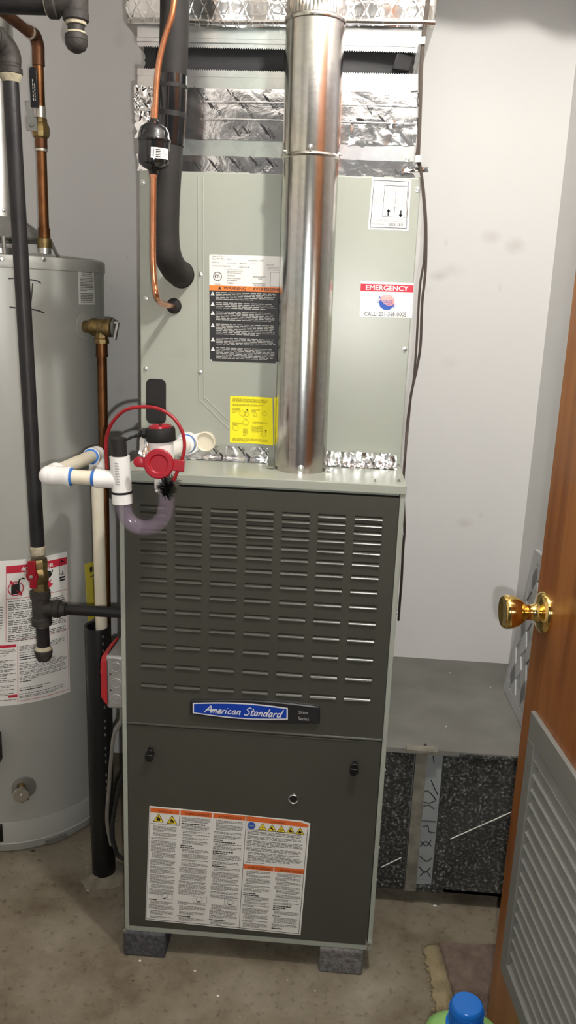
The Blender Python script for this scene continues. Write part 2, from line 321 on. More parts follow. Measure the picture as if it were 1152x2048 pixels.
# ------------------------------------------------------------------ print on surfaces
_tc = {}
def text2d(s, sx=1.0):
    if s in _tc: return _tc[s]
    cu = bpy.data.curves.new('t', 'FONT'); cu.body = s; cu.size = 1; cu.resolution_u = 2; cu.align_x = 'LEFT'
    ob = bpy.data.objects.new('t', cu); COL.objects.link(ob)
    dg = bpy.context.evaluated_depsgraph_get(); me = ob.evaluated_get(dg).to_mesh()
    vs = [(v.co.x, v.co.y) for v in me.vertices]; fs = [tuple(p.vertices) for p in me.polygons]
    ob.evaluated_get(dg).to_mesh_clear(); bpy.data.objects.remove(ob); bpy.data.curves.remove(cu)
    _tc[s] = (vs, fs); return _tc[s]
class Surf:
    """a label: four corners tl,tr,br,bl mapped to a surface function"""
    def __init__(s, tl, tr, br, bl, fn, wm, hm):
        s.c = (tl, tr, br, bl); s.fn = fn; s.wm = wm; s.hm = hm      # wm, hm: size in metres
    def ab(s, u, v):
        tl, tr, br, bl = s.c
        return tuple((1-v)*((1-u)*tl[i]+u*tr[i])+v*((1-u)*bl[i]+u*br[i]) for i in range(2))
    def __call__(s, u, v, h=.0): return s.fn(*s.ab(u, v), h)
    def sheet(s, name, material, parent, h=.0004, nu=1, nv=1, cut=0, rect=(0, 0, 1, 1), corner=None):
        u0, v0, u1, v1 = rect; b = MB()
        if corner:                                                     # rounded corners
            ru, rv = corner/s.wm/(1), corner/s.hm; pts = []
            for (cu, cv, a0) in ((u1-ru, v0+rv, -90), (u1-ru, v1-rv, 0), (u0+ru, v1-rv, 90), (u0+ru, v0+rv, 180)):
                for k in range(5): a = math.radians(a0+k*22.5); pts.append((cu+ru*math.cos(a), cv+rv*math.sin(a)))
            n = len(pts); b.add([s(u, v, h) for u, v in pts]+[s(u, v, -.0002) for u, v in pts], [tuple(range(n))]+[(i, n+i, n+(i+1) % n, (i+1) % n) for i in range(n)])
        else:
            P = [[s(u0+(u1-u0)*i/nu, v0+(v1-v0)*j/nv, h) for i in range(nu+1)] for j in range(nv+1)]
            b.grid(P)
            Q = [[s(u0+(u1-u0)*i/nu, v0+(v1-v0)*j/nv, -.0002) for i in range(nu+1)] for j in range(nv+1)]
            for j in (0, nv):
                for i in range(nu): b.add([P[j][i], P[j][i+1], Q[j][i+1], Q[j][i]], [(0, 1, 2, 3)])
            for i in (0, nu):
                for j in range(nv): b.add([P[j][i], P[j+1][i], Q[j+1][i], Q[j][i]], [(0, 1, 2, 3)])
        return b.build(name, material, parent, smooth=nu > 1, angle=60)
    def rect(s, b, u0, v0, u1, v1, h=.0008, n=1):
        for i in range(n):
            a, c = u0+(u1-u0)*i/n, u0+(u1-u0)*(i+1)/n
            b.add([s(a, v0, h), s(c, v0, h), s(c, v1, h), s(a, v1, h)], [(0, 1, 2, 3)])
        return b
    def frame(s, b, u0, v0, u1, v1, t, h=.0008, n=1):                  # t in metres
        tu, tv = t/s.wm, t/s.hm
        s.rect(b, u0, v0, u1, v0+tv, h, n); s.rect(b, u0, v1-tv, u1, v1, h, n); s.rect(b, u0, v0, u0+tu, v1, h); s.rect(b, u1-tu, v0, u1, v1, h); return b
    def poly(s, b, pts, h=.0008): b.add([s(u, v, h) for u, v in pts], [tuple(range(len(pts)))]); return b
    def disc(s, b, u, v, r, h=.0008, n=20, r2=None):                   # r in metres
        c = [(u+r/s.wm*math.cos(2*math.pi*k/n), v+r/s.hm*math.sin(2*math.pi*k/n)) for k in range(n)]
        if r2 is None: return s.poly(b, c, h)
        d = [(u+r2/s.wm*math.cos(2*math.pi*k/n), v+r2/s.hm*math.sin(2*math.pi*k/n)) for k in range(n)]
        for k in range(n): s.poly(b, [c[k], c[(k+1) % n], d[(k+1) % n], d[k]], h)
        return b
    def text(s, b, txt, u, v, hgt, width=None, h=.001, align='L', shear=0, bold=0):   # baseline at (u,v); hgt = cap height in metres
        vs, fs = text2d(txt); sc = hgt/.70; xs = [x for x, y in vs]; x0, x1 = min(xs), max(xs)
        kx = sc if width is None else width/(x1-x0); wd = (x1-x0)*kx
        off = {'L': 0, 'C': -wd/2, 'R': -wd}[align]
        b.add([s(u+(off+(x-x0)*kx+shear*y*sc)/s.wm, v-y*sc/s.hm, h) for x, y in vs], fs)
        if bold: b.add([s(u+(off+(x-x0)*kx+bold*hgt)/s.wm, v-y*sc/s.hm, h+.00012) for x, y in vs], fs)
        return b
    def greek(s, b, u0, v0, u1, v1, lines, rnd, fill=.62, last=.6, h=.0008, wl=(.04, .13), n=1):
        p = (v1-v0)/lines
        for i in range(lines):
            x = u0; end = u1 if i < lines-1 else u0+(u1-u0)*rnd.uniform(last*.6, 1)
            end -= rnd.uniform(0, .07)*(u1-u0)
            while x < end-.01*(u1-u0):
                w_ = min((u1-u0)*rnd.uniform(*wl), end-x); s.rect(b, x, v0+p*i+p*(1-fill)/2, x+w_, v0+p*i+p*(1+fill)/2, h); x += w_+(u1-u0)*.018
        return b
def flat(Y, px, up=-1):                                                # label on a plane y=Y given 4 pixel corners
    P = [PY(x, y, Y) for x, y in px]; cs = [(p.x, p.z) for p in P]
    wm = math.dist(cs[0], cs[1]); hm = math.dist(cs[0], cs[3])
    return Surf(*cs, lambda a, c, h, Y=Y: Vector((a, Y-h, c)), wm, hm)
def stroke(b, S, pts, wid, h=.0012, n=6, smooth=True):                 # ribbon of a pen stroke in uv metres
    P = catmull([(x, y, 0) for x, y in pts], n) if smooth and len(pts) > 2 else [Vector((x, y, 0)) for x, y in pts]
    L_, R_ = [], []
    for i, p in enumerate(P):
        t = (P[min(i+1, len(P)-1)]-P[max(i-1, 0)]).normalized(); nn = Vector((-t.y, t.x, 0))*wid/2
        L_.append(p+nn); R_.append(p-nn)
    for i in range(len(P)-1):
        b.add([S(q.x/S.wm, q.y/S.hm, h) for q in (L_[i], L_[i+1], R_[i+1], R_[i])], [(0, 1, 2, 3)])
    return b

# screw with a hex washer head facing -y
def screw(parent, x, y, Y, r=.0042, material='steel', name='screw'):
    p = PY(x, y, Y); b = MB(); b.lathe(p+Vector((0, .0005, 0)), (0, -1, 0), [(0, r), (.0012, r), (.0014, r*.72), (.004, r*.66), (.0044, r*.4)], 10)
    return b.build(name, material, parent)

# ================================================================== THE SETTING
WALL_Y, WALL_X, CEIL, FRONT_Y = .800, .670, 2.36, -1.12
def struct(name, b, m, label, **k): return tag(b.build(name, m, None, **k), label, None, kind='structure')
struct('floor', MB().box(-1.30, .90, -2.6, .92, -.08, 0), 'concrete', 'stained bare concrete floor of the utility closet', smooth=False)
struct('wall_back', MB().box(-1.15, WALL_X+.1, WALL_Y, WALL_Y+.1, 0, CEIL), 'wall_back_paint', 'off-white painted wall behind the furnace', smooth=False)
struct('wall_right', MB().box(WALL_X, WALL_X+.1, FRONT_Y-.12, WALL_Y, 0, CEIL), 'wall_paint', 'off-white painted side wall behind the open door', smooth=False)
struct('wall_left', MB().box(-1.25, -1.15, FRONT_Y-.12, WALL_Y+.1, 0, CEIL), 'wall_paint', 'off-white painted side wall beyond the water heater', smooth=False)
DX0, DX1 = -.37, .575
struct('wall_front', MB().box(-1.15, DX0, FRONT_Y-.12, FRONT_Y, 0, CEIL).box(DX1, WALL_X, FRONT_Y-.12, FRONT_Y, 0, CEIL).box(DX0, DX1, FRONT_Y-.12, FRONT_Y, 2.07, CEIL),
       'wall_paint', 'off-white painted wall around the closet doorway', smooth=False)
struct('ceiling', MB().box(-1.25, WALL_X+.1, FRONT_Y-.12, WALL_Y+.1, CEIL, CEIL+.08), 'wall_paint', 'plain painted ceiling of the closet', smooth=False)
# ------------------------------------------------------------------ pendant work lamp (above the frame)
lamp = thing('pendant_lamp_offscreen', 'bare bulb in a white porcelain holder hanging before the furnace', 'lamp', BULB_POS)
MB().ball(BULB_POS, .032, 8).build('bulb_offscreen', 'bulb_glow', lamp)
MB().lathe(BULB_POS+Vector((0, 0, .022)), (0, 0, 1), [(0, .014), (.03, .018), (.07, .02), (.075, .006)], 16).build('socket', 'socket_white', lamp)
MB().tube([BULB_POS+Vector((0, 0, .094)), Vector((BULB_POS.x, BULB_POS.y, CEIL+.002))], .004, 8).build('cord', 'cable', lamp)
# ------------------------------------------------------------------ door with louvred grille, swung into the closet
DE = Vector((.471, -.207, 0)); DD = Vector((.105, -.9945, 0)).normalized(); DN = Vector((-DD.y, DD.x, 0))*-1   # DN: face side towards -x
DW, DH = .914, 2.03
def dpt(s, z, n=0): return DE+DD*s+Vector((0, 0, z))+DN*n
door = thing('door_1', 'orange-brown varnished wooden door with grey louvred grille, open', None, (DE.x, DE.y, 0), kind='structure')
G = (.050, .864, .278, .774)      # grille outer: s0,s1,z0,z1
def dbox(b, s0, s1, z0, z1, n0, n1):
    vs = [dpt(s, z, n) for z in (z0, z1) for s, n in ((s0, n0), (s1, n0), (s1, n1), (s0, n1))]
    return b.add(vs, [(0, 3, 2, 1), (4, 5, 6, 7), (0, 1, 5, 4), (1, 2, 6, 5), (2, 3, 7, 6), (3, 0, 4, 7)])
db = MB(); TK = -.035
gi = (G[0]+.02, G[1]-.02, G[2]+.02, G[3]-.02)
dbox(db, 0, DW, gi[3], DH, TK, 0); dbox(db, 0, DW, .012, gi[2], TK, 0); dbox(db, 0, gi[0], gi[2], gi[3], TK, 0); dbox(db, gi[1], DW, gi[2], gi[3], TK, 0)
db.build('door_leaf', 'door_wood', door, smooth=False)
fr = MB(); fw = .030
for (s0, s1, z0, z1) in ((G[0], G[1], G[3]-.046, G[3]), (G[0], G[1], G[2], G[2]+.033), (G[0], G[0]+fw, G[2]+.033, G[3]-.046), (G[1]-fw, G[1], G[2]+.033, G[3]-.046)):
    dbox(fr, s0, s1, z0, z1, -.004, .007)
gf = fr.build('grille_frame', 'grille_paint', door, smooth=False, bevel=.0015)
gb = MB(); dbox(gb, G[0]+.005, G[1]-.005, G[2]+.01, G[3]-.01, TK-.006, TK-.002); gb.build('grille_backing', 'grille_paint', door, smooth=False)
nb, zt, zb_ = 16, G[3]-.046, G[2]+.033
pitch = (zt-zb_)/nb; first = None
for i in range(nb):
    z = zt-pitch*(i+.5)
    if first is None:
        b = MB(); s0, s1 = G[0]+fw-.002, G[1]-fw+.002; h = pitch*.62
        prof = [(-.024, h*.62), (-.014, h*.40), (-.004, -.2*h), (.003, -h*.75), (.004, -h*.80), (.002, -h*.78), (-.006, -.28*h), (-.016, h*.32), (-.025, h*.54)]
        n = len(prof)
        b.add([dpt(s0, z+q, a) for a, q in prof]+[dpt(s1, z+q, a) for a, q in prof], [tuple(range(n)), tuple(range(2*n-1, n-1, -1))]+[(j, n+j, n+(j+1) % n, (j+1) % n) for j in range(n)])
        first = b.build('slat', 'grille_paint', door, angle=60); z00 = z
    else: share(first, 'slat', door, (0, 0, z-z00))
# knob
kz, ks = .937, .040
kp = dpt(ks, kz, 0); kb = MB()
kb.lathe(kp, DN, [(-.001, .033), (.003, .0335), (.007, .031), (.010, .026), (.012, .018), (.016, .0135), (.024, .012), (.030, .0125), (.034, .016), (.042, .0225), (.052, .0262), (.060, .0268), (.064, .0262), (.0665, .024), (.0655, .0215), (.0635, .014), (.063, .006), (.063, .001)], 32)
kb.build('knob', 'brass', door, angle=50)
kb2 = MB(); kb2.lathe(dpt(ks, kz, TK), -DN, [(-.001, .033), (.007, .031), (.012, .018), (.03, .0125), (.042, .0225), (.06, .0268), (.066, .02), (.066, .001)], 24)
kb2.build('knob', 'brass', door)
dbx = MB(); dbox(dbx, -.0012, 0, kz-.028, kz+.028, TK+.006, -.006); dbx.build('latch_plate', 'brass', door, smooth=False)

# ================================================================== RETURN DUCT beside the furnace
DY, DTOP = .222, .420                                   # front plane, height of the top at the front; the top falls slightly to the wall
def ztop(y): return DTOP-.035*(y-DY)/(WALL_Y-DY)
def ontop(px, py):
    z = .40
    for _ in range(12): p = PZ(px, py, z); z = ztop(p.y)
    return Vector((p.x, p.y, z))
duct = thing('return_duct', 'low dusty sheet-metal return duct against the wall beside the furnace', 'duct', (.45, .53, 0))
XL, XR, DB = .2668, .6695, .044
MB().prism([(XL, y, z) for y, z in ((DY-.006, DTOP), (WALL_Y, ztop(WALL_Y)), (WALL_Y, ztop(WALL_Y)-.012), (DY-.006, DTOP-.012))], (XR-XL, 0, 0)).build('top_panel', 'duct_top', duct, smooth=False)
MB().box(XL, XR, DY, WALL_Y, DB, DB+.008).build('bottom_panel', 'duct_front', duct, smooth=False)
def dx(px, py=1640): return PY(px, py, DY).x
def dpan(name, xa, xb, mt, y0=DY, z0=DB, z1=DTOP-.012):
    return MB().box(xa, xb, y0, y0+.02, z0, z1).build(name, mt, duct, smooth=False)
def crease_panel(xa, xb, c0, c1, nm):         # sheet with a diagonal stiffening crease pressed into it
    b = MB(); n = 30; P = []
    for j in range(n+1):
        z = DB+(DTOP-.012-DB)*j/n; row = []
        for i in range(n+1):
            x = xa+(xb-xa)*i/n; d = ((c1[0]-c0[0])*(z-c0[1])-(c1[1]-c0[1])*(x-c0[0]))/math.dist(c0, c1)
            row.append((x, DY-.004*max(0, 1-abs(d)/.10), z))
        P.append(row)
    b.grid(P); b.box(xa, xb, DY+.004, DY+.02, DB, DTOP-.012)
    o = b.build(nm, 'duct_front', duct, angle=20)
    cb = MB(); cb.tube([(c0[0], DY-.0042, c0[1]), (c1[0], DY-.0042, c1[1])], .0014, 6); cb.build('crease_highlight', 'speck_white', o)  # pale line painted along the crease as its highlight
    return o
a, c = PY(900, 1676, DY), PY(1022, 1622, DY); m_ = (c.z-a.z)/(c.x-a.x)
crease_panel(dx(897), XR, (a.x, a.z), (.62, a.z+m_*(.62-a.x)), 'front_panel')
a, c = PY(762, 1732, DY), PY(802, 1713, DY)
crease_panel(XL, dx(818), (a.x, a.z), (c.x, c.z), 'front_panel')
dpan('joint_backing', dx(816), dx(900), 'duct_paper', DY+.012)
dpan('cleat', dx(820), dx(843), 'duct_cleat', DY-.006, DB, DTOP-.004)
dpan('cleat', dx(876), dx(899), 'duct_front', DY-.006, DB, DTOP-.012)
for k, (y0, pts) in enumerate([(0, [(866, 1512), (868, 1525)]), (0, [(862, 1560), (870, 1578), (876, 1590)]), (0, [(846, 1583), (856, 1582), (866, 1592), (872, 1600), (868, 1596)]), (0, [(846, 1603), (858, 1606), (872, 1601)]), (0, [(846, 1613), (857, 1610), (868, 1618)]),
      (0, [(842, 1641), (872, 1643)]), (0, [(845, 1653), (856, 1652), (858, 1663), (870, 1665)]), (0, [(842, 1683), (853, 1692), (862, 1680)]), (0, [(840, 1693), (852, 1683), (863, 1693)]), (0, [(840, 1712), (853, 1722), (864, 1716)]), (0, [(838, 1733), (850, 1745), (860, 1735)]), (0, [(840, 1752), (852, 1742), (861, 1754)]), (0, [(838, 1770), (861, 1768)])]):
    MB().tube(catmull([PY(x, y, DY+.0115) for x, y in pts], 5), .0011, 5).build('loose_thread', 'ink', duct)
for px, py in ((851, 1485), (757+0, 1490)):
    if px > 800: b = MB(); p = PY(px, py, DY+.01); p.z = ztop(p.y); b.lathe(p, (0, 0, 1), [(0, .004), (.005, .003), (.006, .001)], 8); b.build('screw', 'dark_grime', duct)
MB().box(dx(800), dx(862), DY-.02, DY+.004, DTOP-.003, DTOP+.004).build('cleat', 'duct_cleat', duct, smooth=False)
MB().box(dx(905), .66, DY-.010, DY-.003, DTOP-.010, DTOP-.003).build('hem', 'duct_front', duct, smooth=False)
for px, py in ((900, 1346), (981, 1375), (892, 1453)):
    p = ontop(px, py); tag(MB().lathe(p-Vector((0, 0, .0005)), (0, 0, 1), [(0, .0022), (.002, .0018), (.003, .0005)], 7).build('paint_crumb', 'speck_white', None), 'tiny white crumb lying on the dusty duct top', 'crumb', 'white crumbs on the duct top')
# air filter leaning on the side wall, standing on the duct
flt = thing('air_filter', 'used cardboard-framed air filter leaning on the wall behind the door', 'air filter', (.63, .43, ztop(.43)))
FB = ontop(1006, 1379)+Vector((0, 0, .002)); FX = Vector((0.004, -1, .0605)).normalized(); FZ = Vector((.10, 0, 1)).normalized(); FN = FX.cross(FZ); FN = FN if FN.x < 0 else -FN
FW, FH = .36, .40
def fp(s, t, n=0): return FB+FX*s+FZ*t+FN*n
def fbox(b, s0, s1, t0, t1, n0, n1):
    vs = [fp(s, t, n) for t in (t0, t1) for s, n in ((s0, n0), (s1, n0), (s1, n1), (s0, n1))]
    return b.add(vs, [(0, 3, 2, 1), (4, 5, 6, 7), (0, 1, 5, 4), (1, 2, 6, 5), (2, 3, 7, 6), (3, 0, 4, 7)])
b = MB(); fbox(b, .004, FW-.004, .004, FH-.004, -.012, -.004); b.build('filter_media', 'filter_media', flt, smooth=False)
b = MB()
for q in ((0, FW, 0, .026), (0, FW, FH-.026, FH), (0, .026, .026, FH-.026), (FW-.026, FW, .026, FH-.026)): fbox(b, *q, -.014, 0)
b.build('frame', 'filter_board', flt, smooth=False)
for i in range(3):
    for j in range(3):
        for (s0, t0, s1, t1) in ((i*FW/3, j*FH/3, (i+1)*FW/3, (j+1)*FH/3), ((i+1)*FW/3, j*FH/3, i*FW/3, (j+1)*FH/3)):
            b = MB(); a, c = Vector((s0, t0)), Vector((s1, t1)); d = (c-a).normalized(); a, c = a+d*.022, c-d*.022; nn = Vector((-d.y, d.x))*.021
            q = [a+nn, c+nn, c-nn, a-nn]; b.prism([fp(v.x, v.y, -.004) for v in q], FN*.0035); b.build('frame_strut', 'filter_board', flt, smooth=False)

# ================================================================== FURNACE
FW2, FZ0, FZ1, FD = .2665, .060, 1.076, .711
ZL = 1.058
furn = thing('gas_furnace', 'grey-green gas furnace with dark louvred doors standing on paver blocks', 'furnace', (0, .35, FZ0))
b = MB(); rw = .0095
b.box(-FW2, -FW2+rw, 0, .03, FZ0, ZL).box(FW2-rw, FW2, 0, .03, FZ0, ZL).box(-FW2+rw, FW2-rw, 0, .03, FZ0, FZ0+.012)
b.box(-FW2, FW2, .03, FD, FZ0, ZL)
b.build('cabinet', 'rim_paint', furn, smooth=False, bevel=.0012)
MB().box(-FW2-.001, FW2+.001, -.004, FD, ZL, FZ1).build('lid', 'coil_paint', furn, smooth=False, bevel=.002)
YD = -.002
xL, xR = -FW2+rw+.001, FW2-rw-.001
zS = PY(508, 1466, YD).z
# upper door: a sheet with 7 x 14 louvre openings
cols_px = [(280.5, 333.6), (350.8, 405.4), (422.5, 477.4), (494.5, 549), (565.7, 619.8), (637.5, 692), (709, 765)]
r_px = [1025.7, 1039.5, 1055, 1074, 1094.5, 1117, 1143, 1172, 1202, 1234.5, 1268.5, 1305.5, 1345, 1385]
cxs = [(PY(a, 1040, YD).x, PY(c, 1040, YD).x) for a, c in cols_px]
# even the column grid out
c0 = (cxs[0][0]+cxs[0][1])/2; c6 = (cxs[6][0]+cxs[6][1])/2; lw = sum(b_-a_ for a_, b_ in cxs)/7
cxs = [(c0+(c6-c0)*i/6-lw/2, c0+(c6-c0)*i/6+lw/2) for i in range(7)]
rz = [PY(522, y, YD).z for y in r_px]; lh = .0088
zc = sorted([z-lh/2 for z in rz]+[z+lh/2 for z in rz]+[zS+.0015, ZL-.006])
xc = sorted([v for p in cxs for v in p]+[xL, xR])
b = MB(); holes = [(i, j) for i in range(7) for j in range(14)]
for i in range(len(xc)-1):
    for j in range(len(zc)-1):
        xm, zm = (xc[i]+xc[i+1])/2, (zc[j]+zc[j+1])/2
        if any(p[0] < xm < p[1] for p in cxs) and any(abs(z-zm) < lh/2 for z in rz): continue
        b.add([(xc[i], YD, zc[j]), (xc[i+1], YD, zc[j]), (xc[i+1], YD, zc[j+1]), (xc[i], YD, zc[j+1])], [(0, 1, 2, 3)])
yb = YD+.016; zt_, zbm = zc[-1], zc[0]
for x in (xL, xR): b.add([(x, YD, zbm), (x, yb, zbm), (x, yb, zt_), (x, YD, zt_)], [(0, 1, 2, 3)])
for z in (zbm, zt_): b.add([(xL, YD, z), (xR, YD, z), (xR, yb, z), (xL, yb, z)], [(0, 1, 2, 3)])
b.tube([(xL, YD+.0005, zbm+.002), (xR, YD+.0005, zbm+.002)], .0028, 8)
ud = b.build('upper_door', 'door_paint', furn, smooth=True, angle=30)
ud['label'] = 'dark louvred upper door'
lv = None
for i, (xa, xb) in enumerate(cxs):
    for j, z in enumerate(rz):
        if lv is None:
            b = MB(); za, zb2 = z-lh/2, z+lh/2; n = 6; P = []
            # pressed slat: proud rounded lip at the bottom, leaning inwards to the slit at the top
            pf = [(YD, za), (YD-.0022, za+.0004), (YD-.0030, za+.0014), (YD-.0024, za+.0026), (YD+.0010, za+.0050), (YD+.0046, za+.0068)]
            b.grid([[(xa+e_, y, q) for e_ in (0, .0012, lw-.0012, lw)] for y, q in pf])
            b.add([(xa, y, q) for y, q in pf]+[(xa, YD+.0052, za), ], [tuple(range(7))]); b.add([(xb, y, q) for y, q in pf]+[(xb, YD+.0052, za)], [tuple(range(7))])
            lv = b.build('louvre', 'door_paint', ud, angle=40); o0 = (xa, z)
        else: share(lv, 'louvre', ud, (xa-o0[0], 0, z-o0[1]))
MB().box(xL+.01, xR-.01, yb-.004, yb, zbm+.01, zt_-.004).build('louvre_backing', 'door_paint', furn, smooth=False)
# lower door
b = MB(); b.box(xL, xR, YD+.001, .028, FZ0+.0135, zS-.0015); ld = b.build('lower_door', 'door_paint', furn, smooth=False, bevel=.0015); ld['label'] = 'plain dark lower door'
for px, py in ((301, 1507), (708, 1535)):
    p = PY(px, py, YD); b = MB()
    b.lathe(p, (0, -1, 0), [(0, .0085), (.004, .0085), (.006, .0075)], 16)
    t = Vector((.12, 0, 1)).normalized(); q = Vector((1, 0, -.12)).normalized()
    b.obox(p+Vector((0, -.008, .002)), q*.0052, Vector((0, .006, 0)), t*.0135)
    b.obox(p+Vector((0, -.010, 0)), q*.0085, Vector((0, .005, 0)), t*.005)
    b.build('latch_knob', 'black_plastic', ld, bevel=.001)
p = PY(587, 1598, YD); b = MB(); b.lathe(p, (0, -1, 0), [(-.002, .0105), (.0015, .0105), (.0025, .0092), (.001, .008), (-.0005, .0078)], 24); sg = b.build('sight_glass_ring', 'steel', ld)
MB().lathe(p, (0, -1, 0), [(-.002, .0078), (.0006, .0078)], 20).build('sight_glass', 'drier_black', ld)
# foot screws, side screws
for px, py in ((250, 1861), (737, 1890)): 
    screw(furn, px, py, -.001, .0055)
p = PY(737, 1885, -.002); MB().obox(p, (.006, 0, 0), (0, .004, 0), (0, 0, .0014)).build('clip', 'steel', furn, smooth=False)
for px, py in ((800, 1068), (793, 1225), (789, 1312), (772, 1540), (757, 1695), (754, 1760), (243, 1728), (243, 1508), (244, 1310)):
    sx = FW2 if px > 500 else -FW2; q = PX(px, py, sx); y = max(.02, min(.2, q.y)); b = MB(); s_ = 1 if sx > 0 else -1
    zq = PY(px, py, .03).z; b.lathe((sx, .03, zq), (s_, 0, 0), [(-.0005, .0045), (.0012, .0045), (.0016, .003), (.004, .0028)], 8); b.build('screw', 'steel', furn)
for px, py in ((797, 963), (750, 963)):
    p = PZ(px, py, FZ1); r = .0048 if px > 780 else .0028; b = MB(); b.lathe(p-Vector((0, 0, .0004)), (0, 0, 1), [(0, r), (.0012, r), (.0016, r*.7), (.005, r*.65), (.0055, r*.3)], 10); b.build('screw', 'steel', furn)
# maker's badge
S = flat(YD, [(381, 1398), (640, 1411), (640, 1445), (381, 1427)])
def lens(u0, u1, v0, v1, bulge, n=18, cr=.03):
    pts = []
    for i in range(n+1):
        t = i/n; pts.append((u0+(u1-u0)*t, v0-bulge*math.sin(math.pi*min(1, max(0, t)))))
    for i in range(n+1):
        t = 1-i/n; pts.append((u0+(u1-u0)*t, v1+bulge*math.sin(math.pi*t)))
    return pts
pts = lens(.0, 1, .02, .98, .20); b = MB(); n = len(pts)
b.add([S(u, v, .006) for u, v in pts]+[S(u+(.012 if u < .5 else -.012)*0, v, -.001) for u, v in pts], [tuple(range(n))]+[(i, n+i, n+(i+1) % n, (i+1) % n) for i in range(n)])
bad = b.build('badge', 'badge_black', furn, bevel=.002, angle=50); bad['label'] = 'black badge with blue panel and silver script'
b = MB(); S.poly(b, lens(.022, .755, .15, .86, .16), .0064); b.build('badge_outline', 'badge_silver', bad, smooth=False)
b = MB(); S.poly(b, lens(.032, .745, .22, .79, .15), .0067); b.build('badge_panel', 'badge_blue', bad, smooth=False)
GL = {'A': ([[(0, 0), (.42, 1.0)], [(.42, 1), (.60, .45), (.66, 0)], [(.06, .36), (.40, .42), (.76, .40)]], .66),
 'm': ([[(.02, .52), (0, 0)], [(0, .3), (.10, .5), (.20, .46), (.20, 0)], [(.2, .3), (.32, .5), (.42, .46), (.42, .05), (.50, 0)]], .50),
 'e': ([[(.02, .24), (.26, .30), (.26, .46), (.14, .52), (.02, .36), (.02, .14), (.12, 0), (.26, .04), (.34, .14)]], .34),
 'r': ([[(.02, .52), (0, 0)], [(0, .28), (.10, .46), (.26, .50)]], .26),
 'i': ([[(.02, .50), (0, .06), (.08, 0)], [(.05, .72), (.07, .80)]], .13),
 'c': ([[(.28, .44), (.16, .52), (.03, .36), (.02, .14), (.12, 0), (.30, .08)]], .32),
 'a': ([[(.30, .46), (.16, .52), (.03, .36), (.02, .12), (.10, 0), (.24, .12), (.31, .50)], [(.31, .50), (.30, .08), (.40, .02)]], .40),
 'n': ([[(.02, .52), (0, 0)], [(0, .3), (.14, .52), (.26, .44), (.26, .06), (.36, .02)]], .36),
 'S': ([[(.50, .86), (.36, 1.0), (.14, .92), (.10, .72), (.30, .54), (.40, .30), (.28, .04), (.08, 0), (-.06, .14)]], .46),
 't': ([[(.14, .92), (.08, .12), (.16, 0), (.28, .08)], [(-.06, .60), (.14, .60), (.34, .64)]], .28),
 'd': ([[(.28, .46), (.14, .52), (.02, .36), (.02, .12), (.10, 0), (.24, .12), (.32, .40)], [(.42, 1.0), (.32, .12), (.40, .02)]], .42)}
b = MB(); x = 0; P_ = []
for ch in 'American Standard':
    if ch == ' ': x += .34; continue
    st, adv = GL[ch]
    for q in st: P_.append([(x+px+.28*py, py) for px, py in q])
    x += adv+.10
tot = x; H = .0150; W_ = .665*S.wm*.92
for qi, q in enumerate(P_): stroke(b, S, [(.085*S.wm*.75+.012+px/tot*W_*.98, (.74-.00*px)*S.hm-py*H) for px, py in q], .0021, .0070+.00004*qi, 5)
b.build('badge_script', 'badge_silver', bad, smooth=False)
b = MB(); S.text(b, 'Silver', .875, .46, .0062, None, .0066, 'C'); S.text(b, 'Series', .875, .84, .0062, None, .0066, 'C'); b.build('badge_lettering', 'ink_light', bad, smooth=False)
# safety sheet on the lower door
rn = random.Random(11)
S = flat(YD+.001, [(299, 1611.5), (621, 1640), (601, 1870), (291, 1839.5)])
lb = MB(); pts = [(0, 0), (.95, .012), (1, .028), (1, 1), (0, 1)]
n = 5; lb.add([S(u, v, .0005) for u, v in pts]+[S(u, v, -.0003) for u, v in pts], [tuple(range(n))]+[(i, n+i, n+(i+1) % n, (i+1) % n) for i in range(n)])
wl = lb.build('safety_sheet', 'paper_grey', furn, smooth=False); wl['label'] = 'large multi-column safety instruction sheet'
for q in ((.008, .012, .188, .052), (.196, .012, .394, .052), (.400, .012, .600, .052), (.608, .420, .796, .462), (.802, .420, .99, .462)):
    S.rect(MB(), *q).build('heading_band', 'ink_redorange', wl, smooth=False)
S.poly(MB(), [(.608, .012), (.94, .024), (.99, .040), (.99, .064), (.608, .052)]).build('heading_band', 'ink_redorange', wl, smooth=False)
b = MB(); S.text(b, 'WARNING', .10, .044, .0042, None, .001, 'C'); S.text(b, 'AVERTISSEMENT', .30, .045, .0050, None, .001, 'C'); S.text(b, 'ADVERTENCIA', .505, .045, .0050, None, .001, 'C')
S.text(b, 'WARNING', .80, .050, .0046, None, .001, 'C'); S.text(b, 'AVERTISSEMENT', .71, .455, .0052, .05, .001, 'C'); S.text(b, 'ADVERTENCIA', .905, .455, .0052, .05, .001, 'C')
S.frame(b, .004, .006, .996, .994, .0006, .0009) if False else None
for u, v0, v1 in ((.604, .012, .994), (.190, .06, .145)): S.rect(b, u, v0, u+.0025, v1)
S.rect(b, .010, .143, .190, .146); S.rect(b, .004, .012, .006, .99); S.rect(b, .986, .07, .989, .99); S.rect(b, .006, .985, .988, .989); S.rect(b, .61, .122, .986, .1245)
b.build('heading_lettering', 'ink', wl, smooth=False)
def tri(S, b, u, v, r, h=.0010): return S.poly(b, [(u, v-r*1.05/S.hm), (u+r*.98/S.wm, v+r*.72/S.hm), (u-r*.98/S.wm, v+r*.72/S.hm)], h)
tr = [(.060, .098, .0105), (.145, .104, .0105)]+[(.71+.058*i, .094+.002*i, .0085) for i in range(5)]
